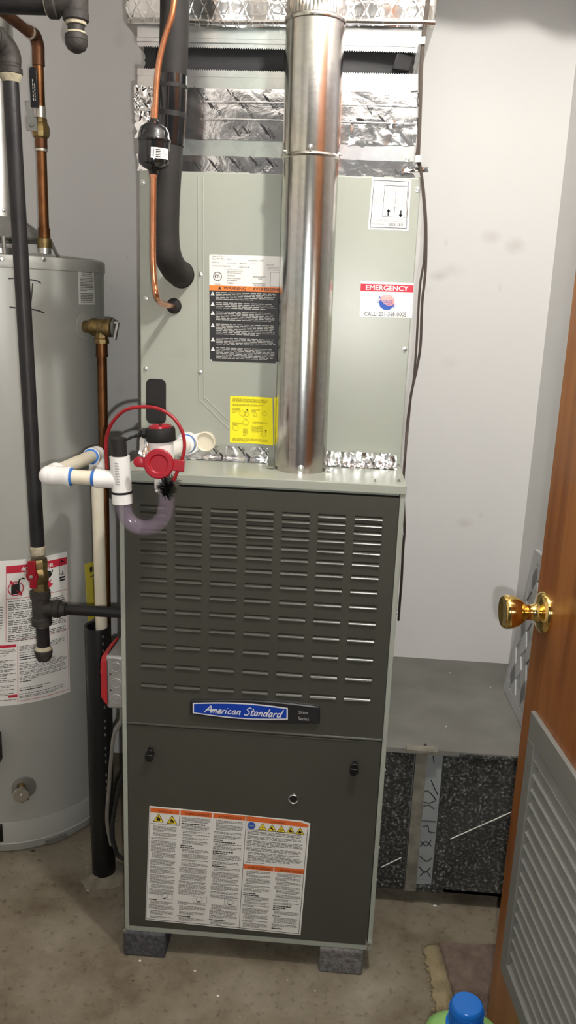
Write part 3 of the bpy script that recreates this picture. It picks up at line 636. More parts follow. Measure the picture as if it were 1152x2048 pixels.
for i, (u, v, r) in enumerate(tr):
    tri(S, MB(), u, v, r*1.12, .0009).build('pictogram_border', 'ink', wl, smooth=False); tri(S, MB(), u, v, r*.92, .0011).build('pictogram_field', 'ink_yellow', wl, smooth=False); b3 = MB()
    w0, h0 = r/S.wm, r/S.hm
    if i in (0, 6): S.poly(b3, [(u-.32*w0, v+.5*h0), (u-.42*w0, v+.15*h0), (u-.05*w0, v-.55*h0), (u+.12*w0, v-.1*h0), (u+.3*w0, v-.2*h0), (u+.42*w0, v+.2*h0), (u+.28*w0, v+.52*h0)], .0013)
    elif i in (1, 5):
        for k in range(6): S.poly(b3, [(u-.5*w0+k*.17*w0, v+.5*h0), (u-.15*w0+k*.08*w0, v-.4*h0+k*.08*h0), (u-.08*w0+k*.09*w0, v-.3*h0+k*.08*h0), (u-.36*w0+k*.17*w0, v+.5*h0)], .0013)
    elif i == 2: S.poly(b3, [(u+.1*w0, v-.5*h0), (u-.22*w0, v+.1*h0), (u, v+.08*h0), (u-.06*w0, v+.52*h0), (u+.24*w0, v-.08*h0), (u+.02*w0, v-.06*h0)], .0013)
    elif i == 3: S.poly(b3, [(u-.45*w0, v-.1*h0), (u, v-.35*h0), (u+.25*w0, v+.1*h0), (u+.45*w0, v+.5*h0), (u+.1*w0, v+.5*h0), (u+.05*w0, v+.15*h0), (u-.3*w0, v+.2*h0)], .0013)
    else:
        for k in range(5): a = k*2*math.pi/5-.9; S.poly(b3, [(u, v+.1*h0), (u+.5*w0*math.cos(a), v+.15*h0+.45*h0*math.sin(a)), (u+.5*w0*math.cos(a+.5), v+.15*h0+.45*h0*math.sin(a+.5))], .0013)
    b3.build('pictogram', 'ink', wl, smooth=False)
b = MB(); S.disc(b, .640, .088, .0085, .0010); b.build('round_pictogram', 'ink_blue', wl, smooth=False)
b = MB()
for k in range(3): S.disc(b, .627+.012*k, .088, .0021, .0013, 10, .0014)
b.build('round_pictogram_mark', 'ink_light', wl, smooth=False)
b = MB(); bh = MB()
def col(u0, u1, v0, v1, stops):
    v = v0
    while v < v1-.012:
        k = rn.random()
        if any(a < v < c for a, c in stops): v = [c for a, c in stops if a < v < c][0]; continue
        if k < .18: S.greek(bh, u0, v, u0+(u1-u0)*rn.uniform(.6, 1), v+.012, 1, rn, .8, h=.0009); v += .016
        else:
            nl = rn.choice((2, 3, 3, 4, 5)); nl = min(nl, max(1, int((v1-v)/.0105))); S.greek(b, u0+rn.choice((0, .01)), v, u1, v+nl*.0105, nl, rn, .5); v += nl*.0105+rn.choice((.004, .008, .008))
col(.018, .180, .160, .98, [(.74, .80)]); col(.205, .385, .066, .98, [(.74, .80)]); col(.410, .590, .066, .98, [(.74, .80)])
col(.618, .975, .132, .415, []); col(.618, .786, .472, .98, []); col(.812, .978, .472, .98, [])
b.build('small_print', 'ink_grey', wl, smooth=False, kind='stuff'); bh.build('small_headings', 'ink', wl, smooth=False, kind='stuff')
b = MB(); b2 = MB()
for u in (.125, .345, .545):
    S.frame(b, u-.045, .742, u+.045, .796, .0005, .0010); S.disc(b, u-.005, .768, .0068, .0010, 16, .0060)
    S.poly(b2, [(u-.02, .79), (u, .778), (u+.004, .782), (u-.012, .793)], .0011)
b.build('diagram', 'ink_grey', wl, smooth=False); b2.build('diagram_arrow', 'ink', wl, smooth=False)
# paver blocks the furnace stands on
for (pa, pc, mt, lab) in (((246, 1912), (330, 1918), 'paver_dark', 'dark speckled paver block under the furnace corner near the black standpipe'), ((637, 1943), (724, 1949), 'paver_pale', 'paler worn paver block under the furnace corner near the return duct')):
    a, c = PZ(*pa, 0), PZ(*pc, 0); bk = MB(); nx, nz = 12, 6
    rp = random.Random(len(lab)); bk.box(a.x, c.x, -.006, .17, 0, FZ0)
    o = bk.build('paver_block', mt, None, smooth=False, bevel=.004); tag(o, lab, 'paver', 'pavers under the furnace')

# ================================================================== COIL CASE on top of the furnace
YC, ZC0, ZC1 = .172, 1.076, 1.626
coil = thing('coil_cabinet', 'pale grey-green evaporator coil cabinet with warning stickers on top of the furnace', 'coil cabinet', (0, .43, ZC0))
MB().box(-.2665, .2665, YC+.002, .705, ZC0, ZC1).build('casing', 'coil_paint', coil, smooth=False)
MB().box(-.2660, .2660, YC, YC+.012, ZC0+.004, ZC1-.002).build('front_panel', 'coil_paint', coil, smooth=False, bevel=.0015)
def cy(x, y, h=0): q = PY(x, y, YC); return Vector((q.x, YC-h, q.z))
# pressed beads of the access panel
for pts in ([(396, 352), (397, 600), (398, 790), (403, 803), (457, 857)], [(406, 352), (406, 600), (408, 785), (412, 797), (457, 841)]):
    MB().tube(catmull([cy(x, y, -.0012) for x, y in pts], 6), .0024, 8).build('pressed_bead', 'coil_paint', coil)
MB().tube([cy(650, 905, -.001), cy(796, 915, -.001)], .002, 8).build('pressed_bead', 'coil_paint', coil)
for px, py in ((286, 364), (401, 548), (400, 744), (291, 737), (835, 379), (810, 698), (291, 597)):
    screw(coil, px, py, YC, .0046)
b = MB(); rr = []
tl, br = cy(292, 757), cy(332, 848)
for (sx, sz, a0) in ((1, 1, 0), (-1, 1, 90), (-1, -1, 180), (1, -1, 270)):
    cx0 = (tl.x+br.x)/2+sx*((br.x-tl.x)/2-.011); cz0 = (tl.z+br.z)/2+sz*((tl.z-br.z)/2-.011)
    for k in range(6): a = math.radians(a0+18*k); rr.append((cx0+.011*math.cos(a), YC-.0015, cz0+.011*math.sin(a)))
b.prism(rr, (0, .003, 0)); b.build('knockout_cover', 'black_rubber', coil, bevel=.0008)
# grommets
for (px, py, r) in ((362, 549, .0265), (348, 612, .0150)):
    p = cy(px, py); MB().lathe(p, (0, -1, 0), [(-.004, r), (.002, r), (.006, r*.9), (.009, r*.6), (.009, .002)], 26).build('grommet', 'black_rubber', coil)
# faint embossed lettering of the panel is left as small raised dashes
b = MB()
for k in range(7): p = cy(297+k*12.5, 706+k*.5); b.obox(p, (.0032, 0, 0), (0, .0006, 0), (0, 0, .0026))
b.build('embossed_marks', 'coil_paint', coil, smooth=False)
# rating plate and warning sticker
S = flat(YC, [(418.5, 508.5), (563, 513), (557, 727), (420, 722)])
rp = S.sheet('rating_label', 'paper', coil, rect=(0, 0, 1, 1), corner=.004); rp['label'] = 'white and black rating and warning sticker'
b = MB(); S.rect(b, 0, .33, 1, .985); S.rect(b, .03, .985, .97, 1.0); b.build('black_field', 'ink', rp, smooth=False)
b = MB(); S.rect(b, 0, .283, 1, .33, .0009); b.build('warning_band', 'ink_orange', rp, smooth=False)
b = MB(); S.text(b, 'WARNING  /  AVERTISSEMENT', .20, .321, .0060, .88*S.wm, .0012, bold=.06); tri(S, b, .145, .308, .0038, .0012)
S.text(b, 'Trane U.S. Inc.', .035, .024, .0028); S.text(b, 'Tyler, TX 75711 - 9010', .035, .046, .0028); S.text(b, 'Assembled in USA', .545, .050, .0028)
S.text(b, 'MODEL NO.', .035, .078, .0021); S.text(b, 'SERIAL NO.', .42, .082, .0021); S.text(b, 'MFG DATE', .80, .086, .0021); S.text(b, 'SUITABLE FOR MOBILE USE', .035, .110, .0021); S.text(b, 'DESIGN PSI 480', .42, .114, .0021)
for i, t in enumerate(('HEATING', 'AND COOLING', 'EQUIPMENT', '9900855')): S.text(b, t, .25, .196+.0232*i, .0026)
S.text(b, 'REFRIGERANT', .61, .199, .0028); S.text(b, 'TYPE', .68, .219, .0028); S.text(b, 'REFRIGERANT', .61, .262, .0028); S.text(b, 'R410A ONLY', .63, .280, .0028)
S.disc(b, .115, .20, .0087, .0009, 24, .0075); S.text(b, 'ETL', .115, .213, .0058, .0108, .0010, 'C', bold=.08); S.text(b, 'Intertek', .115, .277, .0026, None, .0010, 'C')
S.frame(b, .855, .145, .99, .279, .0005); b.build('lettering', 'ink', rp, smooth=False)
rl = random.Random(5); b = MB(); S.greek(b, .25, .128, .48, .172, 3, rl, .5); S.greek(b, .24, .070, .40, .078, 1, rl, .8); S.greek(b, .58, .073, .72, .081, 1, rl, .8); S.greek(b, .81, .095, .98, .135, 3, rl, .4); b.build('small_print', 'ink_light', rp, smooth=False)
b = MB(); bt = MB()
for v0, v1, nl in ((.340, .418, 5), (.436, .500, 4), (.521, .610, 6), (.636, .745, 7), (.770, .840, 5), (.863, .972, 8)):
    tri(S, bt, .045, v0+.022, .0042, .0011); S.greek(b, .092, v0, .95, v1, nl, rl, .42, h=.0010)
b.build('warning_print', 'ink_light', rp, smooth=False); bt.build('warning_triangle', 'ink_white', rp, smooth=False)
b = MB()
for v0 in (.340, .436, .521, .636, .770, .863): S.rect(b, .042, v0+.016, .048, v0+.026, .0014)
b.build('warning_mark', 'ink', rp, smooth=False)
# emergency sticker
S = flat(YC, [(721.7, 563), (827, 566.3), (823.6, 636), (719.4, 634)])
es = S.sheet('emergency_sticker', 'paper_bright', coil); es['label'] = 'white emergency call sticker with red band'
b = MB(); S.rect(b, 0, .06, 1, .262); b.build('red_band', 'ink_red', es, smooth=False)
b = MB(); S.text(b, 'EMERGENCY', .5, .225, .0088, .80*S.wm, .0011, 'C', bold=.08); b.build('heading_lettering', 'ink_white', es, smooth=False)
b = MB(); S.disc(b, .51, .56, .0150, .0008, 28); b.build('emblem_ball', 'sphere_red', es, smooth=False)
b = MB(); pts = [(.51+.0150/S.wm*math.cos(math.radians(a)), .56+.0150/S.hm*math.sin(math.radians(a))) for a in range(20, 200, 12)]; S.poly(b, pts+[(.40, .52), (.46, .62), (.56, .68)], .0010); b.build('emblem_swoosh', 'ink_blue', es, smooth=False)
b = MB(); S.text(b, 'A', .345, .475, .0048, None, .0013, bold=.12); S.text(b, 'DEGREE', .315, .590, .0050, .030, .0013, shear=.15, bold=.10); S.text(b, 'ABOVE', .375, .700, .0056, .030, .0013, shear=.15, bold=.10)
b.build('emblem_lettering', 'ink_blue', es, smooth=False)
b = MB(); S.text(b, 'CALL: 201-368-0005', .49, .962, .0080, .80*S.wm, .0011, 'C'); b.build('lettering', 'ink', es, smooth=False)
b = MB(); S.greek(b, .56, .72, .74, .745, 1, rl, .6); b.build('small_print', 'ink_light', es, smooth=False)
# airflow chart label
S = flat(YC, [(744.5, 356), (822, 359.5), (816.8, 460.8), (736, 458.4)])
af = S.sheet('airflow_label', 'paper_bright', coil); af['label'] = 'white chart label with up and down arrows'
b = MB(); S.frame(b, .045, .035, .955, .965, .0011); S.frame(b, .33, .13, .93, .75, .0009); S.rect(b, .625, .13, .635, .75)
for u, d in ((.475, -1), (.785, 1)):
    v = .665; S.rect(b, u-.02, v-.055, u+.02, v+.055, .0009); S.poly(b, [(u, v+d*.085), (u-.055, v+d*.025), (u+.055, v+d*.025)], .0009)
S.text(b, 'Model No.', .11, .165, .0022)
for i in range(22): S.rect(b, .50+i*.0165, .865, .50+i*.0165+.0165*rl.uniform(.25, .7), .925)
b.build('chart_lines', 'ink', af, smooth=False)
b = MB(); S.greek(b, .36, .075, .92, .10, 1, rl, .7); S.greek(b, .07, .24, .31, .49, 9, rl, .5)
for u in (.36, .50, .66, .80): S.greek(b, u, .16, u+.10, .52, 11, rl, .45)
S.greek(b, .36, .54, .92, .58, 2, rl, .5); S.greek(b, .08, .78, .93, .85, 3, rl, .5); S.greek(b, .10, .87, .42, .91, 1, rl, .5); b.build('small_print', 'ink_light', af, smooth=False)
# yellow instruction sheet, its edge curling behind the vent pipe
P4 = [(460.3, 792), (546, 795), (547.4, 889), (459.8, 885)]
S = flat(YC, P4); S.fn = lambda a, c, h, x1=PY(547, 840, YC).x: Vector((a, YC-h-.012*max(0, (a-(x1-.04))/.04)**2, c))
ys = S.sheet('instruction_sheet', 'yellow_sheet', coil, nu=8); ys['label'] = 'bright yellow instruction sheet with line drawings'
S2 = flat(YC, [(548, 794), (556, 796), (556, 889), (548, 889)]); S2.sheet('sheet_back_page', 'yellow_sheet', coil)
b = MB(); S.greek(b, .06, .045, .90, .125, 4, rl, .55, h=.001); S.greek(b, .06, .16, .82, .20, 2, rl, .5, h=.001)
for q in ((.06, .24, .24, .36, 4), (.50, .25, .70, .33, 3), (.06, .55, .30, .62, 3), (.52, .52, .92, .57, 2), (.50, .61, .76, .76, 6), (.30, .68, .42, .84, 6), (.06, .89, .90, .97, 4)): S.greek(b, *q, rl, .5, h=.001)
for u, v, r in ((.29, .36, .006), (.38, .37, .005), (.36, .55, .006), (.58, .38, .004), (.80, .34, .005), (.13, .68, .006), (.78, .78, .005)): S.disc(b, u, v, r, .001, 14, r-.0007)
b.build('small_print', 'ink_olive', ys, smooth=False)
b = MB()
for u, v in ((.40, .285), (.83, .71), (.36, .33), (.83, .75), (.57, .40), (.80, .30), (.38, .48), (.33, .47)):
    q = .018 if v in (.285, .71) else .008
    S.poly(b, [(u-q*1.4, v-q*.6), (u+q, v-q), (u+q*1.2, v+q*.8), (u-q*.2, v+q*.6)], .0012)
b.build('drawing_mark', 'ink', ys, smooth=False, kind='stuff')
# drain ports
pa, pb = cy(376, 886), cy(412, 882)
b = MB(); pts = []
for c_, r, a0, a1 in ((pb, .0205, -125, 125), (pa, .0235, 55, 305)):
    for k in range(15): a = math.radians(a0+(a1-a0)*k/14); pts.append((c_.x+r*math.cos(a), YC, c_.z+r*math.sin(a)))
b.prism(pts, (0, -.004, 0)); b.build('drain_port_plate', 'pvc_white', coil, bevel=.001)
b = MB(); b.lathe(pb, (0, -1, 0), [(.003, .0205), (.010, .0200), (.0115, .0185), (.010, .0165), (.006, .0160), (.0055, .001)], 26); b.build('drain_port', 'pvc', coil)
b = MB(); b.lathe(pa, (0, -1, 0), [(.003, .0235), (.012, .0225), (.0125, .0200), (.005, .0190), (.005, .001)], 26); b.build('drain_port', 'pvc_white', coil)
# crinkled foil tape along the joint with the furnace lid
rf = random.Random(21)
def crinkle(name, xa, xb, prof, parent, nx, amp, mt='foil', fine=0):
    """strip that follows a profile of (y,z) points, crumpled"""
    P = []
    for y, z in prof:
        row = []
        for i in range(nx+1):
            x = xa+(xb-xa)*i/nx; row.append((x+rf.uniform(-.3, .3)*(xb-xa)/nx, y-abs(rf.gauss(0, amp)), z+rf.gauss(0, amp*.8)))
        P.append(row)
    b = MB(); b.grid(P); return b.build(name, mt, parent, smooth=True, angle=25)
zt0 = [ZC0+.026, ZC0+.020, ZC0+.014, ZC0+.008, ZC0+.003]
prof = [(YC-.0008, z) for z in zt0]+[(YC-.004, ZC0+.0018), (YC-.012, ZC0+.0012), (YC-.022, ZC0+.0012), (YC-.032, ZC0+.0012)]
crinkle('foil_tape', -.262, -.004, prof, coil, 46, .0009)
crinkle('foil_tape', .085, .258, prof, coil, 46, .0013)
crinkle('foil_tape', -.268, -.235, [(YC-.001, ZC0+.034), (YC-.003, ZC0+.022), (YC-.008, ZC0+.010), (YC-.012, ZC0+.002)], coil, 10, .003)
# printed marks on that tape
def tape_print(parent, Y, spots, nm='tape_print', size=.0042, ang=.9):
    b = MB()
    for (px, py, t, k) in spots:
        p = PY(px, py, Y); ca, sa = math.cos(ang), -math.sin(ang)
        if t:
            vs, fs = text2d(t); sc_ = size/.7
            b.add([(p.x+(x*ca-y*sa)*sc_, Y-.0016, p.z+(x*sa+y*ca)*sc_) for x, y in vs], fs)
        for q in range(k):
            o = (q+1.6)*.0042; L0 = rf.uniform(.010, .024)
            for (a_, c_) in ((0, L0*.55), (L0*.62, L0)):
                x0, x1 = p.x+a_*ca-o*-sa*1, p.x+c_*ca-o*-sa*1; z0, z1 = p.z+a_*sa+o*ca, p.z+c_*sa+o*ca
                hx, hz = -sa*.0009, ca*.0009
                b.add([(x0-hx, Y-.0016, z0-hz), (x1-hx, Y-.0016, z1-hz), (x1+hx, Y-.0016, z1+hz), (x0+hx, Y-.0016, z0+hz)], [(0, 1, 2, 3)])
    return b.build(nm, 'ink', parent, smooth=False, kind='stuff')
tape_print(coil, YC-.002, [(372, 898, 'UL', 2), (430, 900, 'UL', 1), (447, 912, '367', 2), (482, 898, 'UL', 1), (500, 914, 'UL', 2), (528, 898, '367', 1), (745, 920, 'UL', 1), (700, 918, 'UL', 0)], size=.005)

# ================================================================== SUPPLY PLENUM above the coil
plen = thing('supply_plenum', 'galvanised supply plenum sealed with printed foil tape above the coil cabinet', 'plenum', (0, .43, ZC1))
YP = YC+.004
def zp(py, px=560, Y=None): return PY(px, py, YP if Y is None else Y).z
zA, zB, zC_, zD = zp(345), zp(146), zp(96), zp(48)
xa_, xb_ = -.269, .250
MB().box(xa_, xb_, YP, .70, ZC1-.001, zB).build('lower_collar', 'galv', plen, smooth=False)
# flexible canvas connector, slightly slack
b = MB(); n = 12; P = []
loop = [(-.262, YP+.008), (-.13, YP+.010), (0, YP+.010), (.13, YP+.012), (.205, YP+.020), (.236, YP+.006), (.243, YP+.02), (.243, .68), (-.262, .68), (-.262, YP+.008)]
for k in range(n+1):
    t = k/n; z = zB-.006+(zC_-zB+.012)*t; s_ = .010*math.sin(math.pi*t)
    P.append([(x+(s_*.3 if x < 0 else -s_*.3)+.0012*math.sin(k*2.2+x*9), y+s_+.001*math.sin(k*3+x*30), z) for x, y in loop])
b.grid(P); b.build('flexible_connector', 'canvas', plen, angle=50)
b = MB(); b.obox(((.20+.243)/2-.002, YP+.010, (zB+zC_)/2+.004), (.016, .006, 0), (0, .004, 0), (.004, 0, .014)); b.build('connector_fold', 'canvas', plen, bevel=.002)
# pinked metal edges gripping the canvas
def pinked(name, z, d, pitch=.0042):
    b = MB(); x = xa_; pts = []
    k = 0
    while x < xb_: pts.append((x, z+(d*.0026 if k % 2 else 0))); x += pitch/2; k += 1
    pts += [(xb_, z), (xb_, z-d*.010), (xa_, z-d*.010)]
    b.prism([(x, YP-.0008, q) for x, q in pts], (0, .0012, 0)); return b.build(name, 'galv', plen, smooth=False)
pinked('pinked_edge', zB+.001, 1); pinked('pinked_edge', zC_-.001, -1)
MB().box(xa_, xb_, YP, .70, zC_, zD-.004).build('upper_collar', 'galv', plen, smooth=False)
MB().box(xa_-.001, xb_-.01, YP-.003, YP+.001, zp(90), zp(80)).build('slip_joint', 'galv', plen, smooth=False, bevel=.001)
# foil tape bands
def band(name, ya, yb_, xa, xb, nx, nz, amp, mt='foil'):
    z0, z1 = zp(yb_), zp(ya); pr = [(YP-.0016, z1+(z0-z1)*j/nz) for j in range(nz+1)]
    return crinkle(name, xa, xb, pr, plen, nx, amp, mt)
band('foil_tape', 180, 283, xa_-.001, xb_, 26, 8, .0006)
band('foil_tape', 316, 350, xa_-.001, xb_+.004, 40, 3, .0007)
band('foil_tape', 180, 250, xa_-.006, xa_+.03, 8, 8, .003, 'foil_rough')
band('foil_tape', 235, 285, .13, xb_+.003, 16, 6, .0016)
for ya in (205, 240): MB().box(xa_+.12, xb_, YP-.0045, YP-.001, zp(ya+5), zp(ya)).build('tape_ridge', 'foil', plen, smooth=False, bevel=.001)
tape_print(plen, YP-.002, [(402, 184, 'UL 181', 3), (460, 183, 'UL', 1), (374, 218, 'UL 367', 3), (428, 212, 'LISTED 367', 4), (484, 205, 'LISTED 367', 4), (540, 200, 'LISTED 367', 3), (476, 262, 'UL', 2), (494, 260, 'UL', 2), (534, 258, 'LISTED', 3), (396, 330, 'UL', 2), (430, 328, 'LISTED', 3), (474, 326, 'UL 367', 4), (516, 326, 'UL 367', 4), (545, 326, '367', 3), (738, 214, 'UL', 1), (770, 240, 'UL', 3), (796, 344, '367', 1)], size=.0052, ang=.95)
for px, py in ((815, 318),): screw(plen, px, py, YP-.001, .005)
# foil end at the right with a tail of tape
b = MB(); p = PY(822, 341, YP-.004); b.obox(p+Vector((.008, 0, .001)), (.024, .002, .001), (0, .003, 0), (0, 0, .0042)); b.build('tape_tail', 'foil_rough', plen, smooth=False)
b = MB(); p = PY(829, 175, YP-.003); b.obox(p, (.006, 0, .001), (0, .002, 0), (0, 0, .006)); b.build('paper_scrap', 'filter_board', plen, smooth=False)
# insulated duct above
ins = thing('insulated_duct', 'duct wrapped in quilted foil-faced insulation at the top', 'duct', (0, .43, zD))
b = MB(); n = 40; P = []
zi = lambda x: zD-.008+.010*max(0, min(1, (x+.10)/.22))-.004*math.sin((x+.1)*6)
ztop = CEIL-.001
loop = [(-.291, .66)]+[(-.291, .66-(.66-.172)*k/8) for k in range(1, 9)]+[(-.286, .164)]+[(-.286+.552*k/n, .160+.003*math.sin(k*.9)) for k in range(1, n)]+[(.266, .164), (.272, .172), (.272, .66)]
for k in range(12):
    t = k/11
    P.append([(x*(1+.0*t)+rf.gauss(0, .0008), y+(.012*(1-t*8) if t < .125 else 0)*(1 if y < .2 else 0)+rf.gauss(0, .0012), (zi(x)+(ztop-zi(x))*t**1.3) if k else zi(x)) for x, y in loop])
b.grid(P)
row = P[0]; b.add([p for p in row]+[(p[0]*.93, max(p[1], YP+.003), p[2]+.003) for p in row], [(i, i+1, len(row)+i+1, len(row)+i) for i in range(len(row)-1)])
b.build('insulation_wrap', 'wrap', ins, angle=60)
MB().tube([(x, .158+(0 if abs(x) < .25 else .004), zi(x)+.003) for x in [-.28+.55*k/20 for k in range(21)]], .0042, 6).build('wrap_hem', 'wrap', ins)

# ================================================================== VENT PIPE
vent = thing('vent_pipe', 'shiny galvanised round vent pipe rising from the furnace lid', 'vent pipe', (.067, .102, FZ1))
V0 = Vector((.067, .102, FZ1-.001)); V1 = Vector((.0575, .102, CEIL-.002)); VR = .0508
def vp(z): t = (z-V0.z)/(V1.z-V0.z); return V0.lerp(V1, t)
zj = PY(622, 303, .06).z; zk = PY(628, 22, .06).z
b = MB(); b.tube([vp(FZ1-.001), vp(zj)], VR*.985, 48); b.build('pipe_section', 'galv_pipe', vent)
b = MB(); b.tube([vp(zj-.004), vp(zk-.004)], [VR, VR], 48); b.build('pipe_section', 'galv_pipe', vent)
b = MB(); ax = (V1-V0).normalized()
b.lathe(vp(zj-.008), ax, [(0, VR*.98), (.002, VR*1.03), (.004, VR*1.045), (.006, VR*1.03), (.008, VR*1.0)], 48); b.build('bead_ring', 'galv_pipe', vent)
b = MB(); b.lathe(vp(zk-.010), ax, [(0, VR*.98), (.002, VR*1.04), (.005, VR*1.055), (.008, VR*1.04), (.010, VR)], 48); b.build('bead_ring', 'galv_pipe', vent)
# crimped upper end
b = MB(); n = 96; P = []
for z, am in ((zk-.002, 0), (zk+.006, .5), (zk+.014, 1), (CEIL-.30, 1), (CEIL-.28, 0), (CEIL-.002, 0)):
    c_ = vp(z); P.append([(c_.x+(VR*.98-.0018*am*(k % 2))*math.cos(2*math.pi*k/n), c_.y+(VR*.98-.0018*am*(k % 2))*math.sin(2*math.pi*k/n), z) for k in range(n+1)])
b.grid(P); b.build('crimped_section', 'galv_pipe', vent, angle=15)
for px, py in ((599, 937), (622, 293), (570, 297), (683, 300)):
    q = PY(px, py, .05); d = Vector((q.x-.064, 0, 0)); a = max(-.99, min(.99, d.x/VR)); n_ = Vector((a, -math.sqrt(1-a*a), 0)); c_ = vp(q.z)+n_*VR
    r = .0062 if py > 900 else .0042
    b = MB(); b.lathe(c_-n_*.001, n_, [(0, r), (.0015, r), (.002, r*.7), (.0055, r*.62), (.006, r*.3)], 10); b.build('screw', 'steel', vent)
# flange tabs bent onto the lid and the dark gap round the foot
for s_ in (-1, 1): 
    b = MB(); c_ = V0+Vector((s_*(VR+.006), -.012, .004)); b.prism([c_+Vector((-.004*s_, .012, 0)), c_+Vector((.010*s_, .004, 0)), c_+Vector((.006*s_, -.006, 0)), c_+Vector((-.006*s_, -.006, 0))], (0, 0, .0018)); b.build('flange_tab', 'galv_pipe', vent, smooth=False)

# ================================================================== REFRIGERANT LINES
suc = thing('suction_line', 'thick black foam-insulated suction line entering the coil cabinet', 'refrigerant line', (-.19, .1, 1.38))
R1 = .0252
ctr = [(cy(362, 549)), ]
path = [PY(350, -60, .086), PY(349, 40, .086), PY(346, 130, .086), PY(343, 215, .086), PY(337, 310, .088), PY(332, 400, .090), PY(331, 470, .092), PY(336, 512, .096), PY(349, 538, .125), cy(362, 549, .004)]
sp_ = catmull(path, 8)
MB().tube(sp_, R1, 24).build('foam_sleeve', 'foam', suc)
b = MB(); up = catmull([PY(352, -260, .086), PY(350, -60, .086), PY(349, 0, .086)], 8); 
MB().tube([PY(351, -60, .086), Vector((PY(351, -60, .086).x, .086, CEIL-.002))], R1, 24).build('foam_sleeve', 'foam', suc)
tp = catmull([PY(344.5, 152, .086), PY(343, 215, .086), PY(338.5, 290, .088)], 8)
MB().tube(tp, R1*1.06, 24).build('tape_wrap', 'drier_black', suc)
for q in (3, 9): MB().tube([tp[q], tp[q+1]], R1*1.085, 24).build('tape_band', 'black_rubber', suc)
liq = thing('liquid_line', 'bright copper liquid line with black filter drier in front of the suction line', 'refrigerant line', (-.22, .06, 1.34))
YLq = .028
lp = lambda x, y, Y=YLq: PY(x, y, Y)
MB().tube([Vector((lp(352, -30).x+.012, YLq+.02, CEIL-.002))]+catmull([lp(352, -30), lp(344, 30), lp(330, 75), lp(319, 120), lp(313, 170), lp(311, 210), lp(308, 250)], 8), .0053, 14).build('copper_tube', 'copper', liq)
MB().tube(catmull([lp(307, 335), lp(307, 370), lp(306.5, 450), lp(306.5, 520), lp(309, 565), lp(313, 592), lp(320, 605, .065), lp(331, 610, .10), cy(348, 612, .003)], 8), .0053, 14).build('copper_tube', 'copper', liq)
for y0, y1 in ((213, 240), (340, 356)): MB().tube([lp(309.5 if y0 < 300 else 307, y0), lp(308.5 if y0 < 300 else 307, y1)], .0066, 14).build('brazed_joint', 'copper', liq)
dc0, dc1 = lp(309, 243), lp(307, 342); dl = (dc1-dc0).length; da = (dc1-dc0).normalized()
dr = .0285
b = MB(); b.lathe(dc0, da, [(-.004, .007), (.0, .009), (.004, dr*.55), (.010, dr*.82), (.018, dr*.93), (.026, dr*.96), (.0275, dr*1.0), (.030, dr*1.02), (.0325, dr*1.0), (.034, dr*.96), (dl*.78, dr*.96), (dl*.86, dr*.90), (dl*.94, dr*.62), (dl*.985, dr*.34), (dl, .009), (dl+.006, .0075)], 36); dri = b.build('filter_drier', 'drier_black', liq)
b = MB(); 
def dcyl(a, t, h=0): c_ = dc0+da*t; return c_+Vector((math.sin(a), -math.cos(a), 0))*(dr*.96+h)
b.grid([[dcyl(.05+1.25*i/10, t, .0006) for i in range(11)] for t in (.045, .062)]); b.build('drier_label', 'paper_bright', dri)
b = MB()
for (a, t, s_, u) in ((.22, .0475, .05, .012),): b.grid([[dcyl(.17+.06*i, t+u*j, .0012) for i in range(2)] for j in range(2)]); 
for k in range(5): b.grid([[dcyl(.34+.30*i/3, .0475+.0028*k+.0016*j, .0012) for i in range(4)] for j in range(2)])
b.build('label_print', 'ink', dri, smooth=False)
b = MB()
for k in range(3): b.grid([[dcyl(.80+.40*i/3, .049+.004*k+.0014*j, .0012) for i in range(4)] for j in range(2)])
b.build('label_small_print', 'ink_light', dri, smooth=False)

# ================================================================== CABLES on the right of the cabinets
for nm, lab, pts, r in (('thermostat_cable', 'brown thermostat cable stapled down the plenum edge to the furnace', [(862, -60), (852, 20), (846, 75), (842, 130), (840, 200), (838, 260), (835, 300), (833, 318), (841, 340), (847, 380), (852, 450), (851, 540), (844, 610), (841, 690), (833, 740), (822, 790), (816, 850), (811, 900), (807, 935), (805, 960)], .0026),
    ('thermostat_cable', 'brown thermostat cable looping closer to the coil cabinet than its twin', [(866, -60), (856, 20), (849, 75), (844, 130), (842, 200), (840, 260), (838, 312), (842, 340), (845, 380), (850, 450), (848, 520), (840, 570), (835, 650), (832, 705), (827, 760), (819, 810), (813, 860), (808, 905), (805, 935), (803, 958)], .0022)):
    P = []
    for x, y in pts:
        Yq = .16 if y < 330 else (.165 if y < 900 else .12)
        P.append(PY(x, y, Yq))
    for p in P:
        if p.z < 1.63: p.x = max(p.x, .270)
    P[0] = Vector((P[0].x+.004, P[0].y, CEIL-.02)) if False else P[0]
    tag(MB().tube(catmull(P, 5), r, 8).build(nm, 'cable', None), lab, 'cable', 'thermostat cables')
P = [PY(805, 960, .12), PY(808, 1020, .05), PY(809, 1060, .05), PY(806, 1100, .06), PY(803, 1160, .08), PY(800, 1200, .12), PY(797, 1240, .2)]
for p in P: p.x = max(p.x, .2695)
tag(MB().tube(catmull(P, 5), .0026, 8).build('control_cable', 'cable', None), 'short dark cable running down the furnace side panel', 'cable')
for (px, py, lab) in ((844, 82, 'white cable clip beside the upper collar above the canvas connector'), (836, 318, 'white cable clip just above the foil tape tail on the plenum')):
    p = PY(px, py, .158); tag(MB().obox(p, (.0055, 0, .0005), (0, .005, 0), (0, 0, .006)).build('cable_clip', 'pvc_white', None, bevel=.001), lab, 'cable clip', 'cable clips')
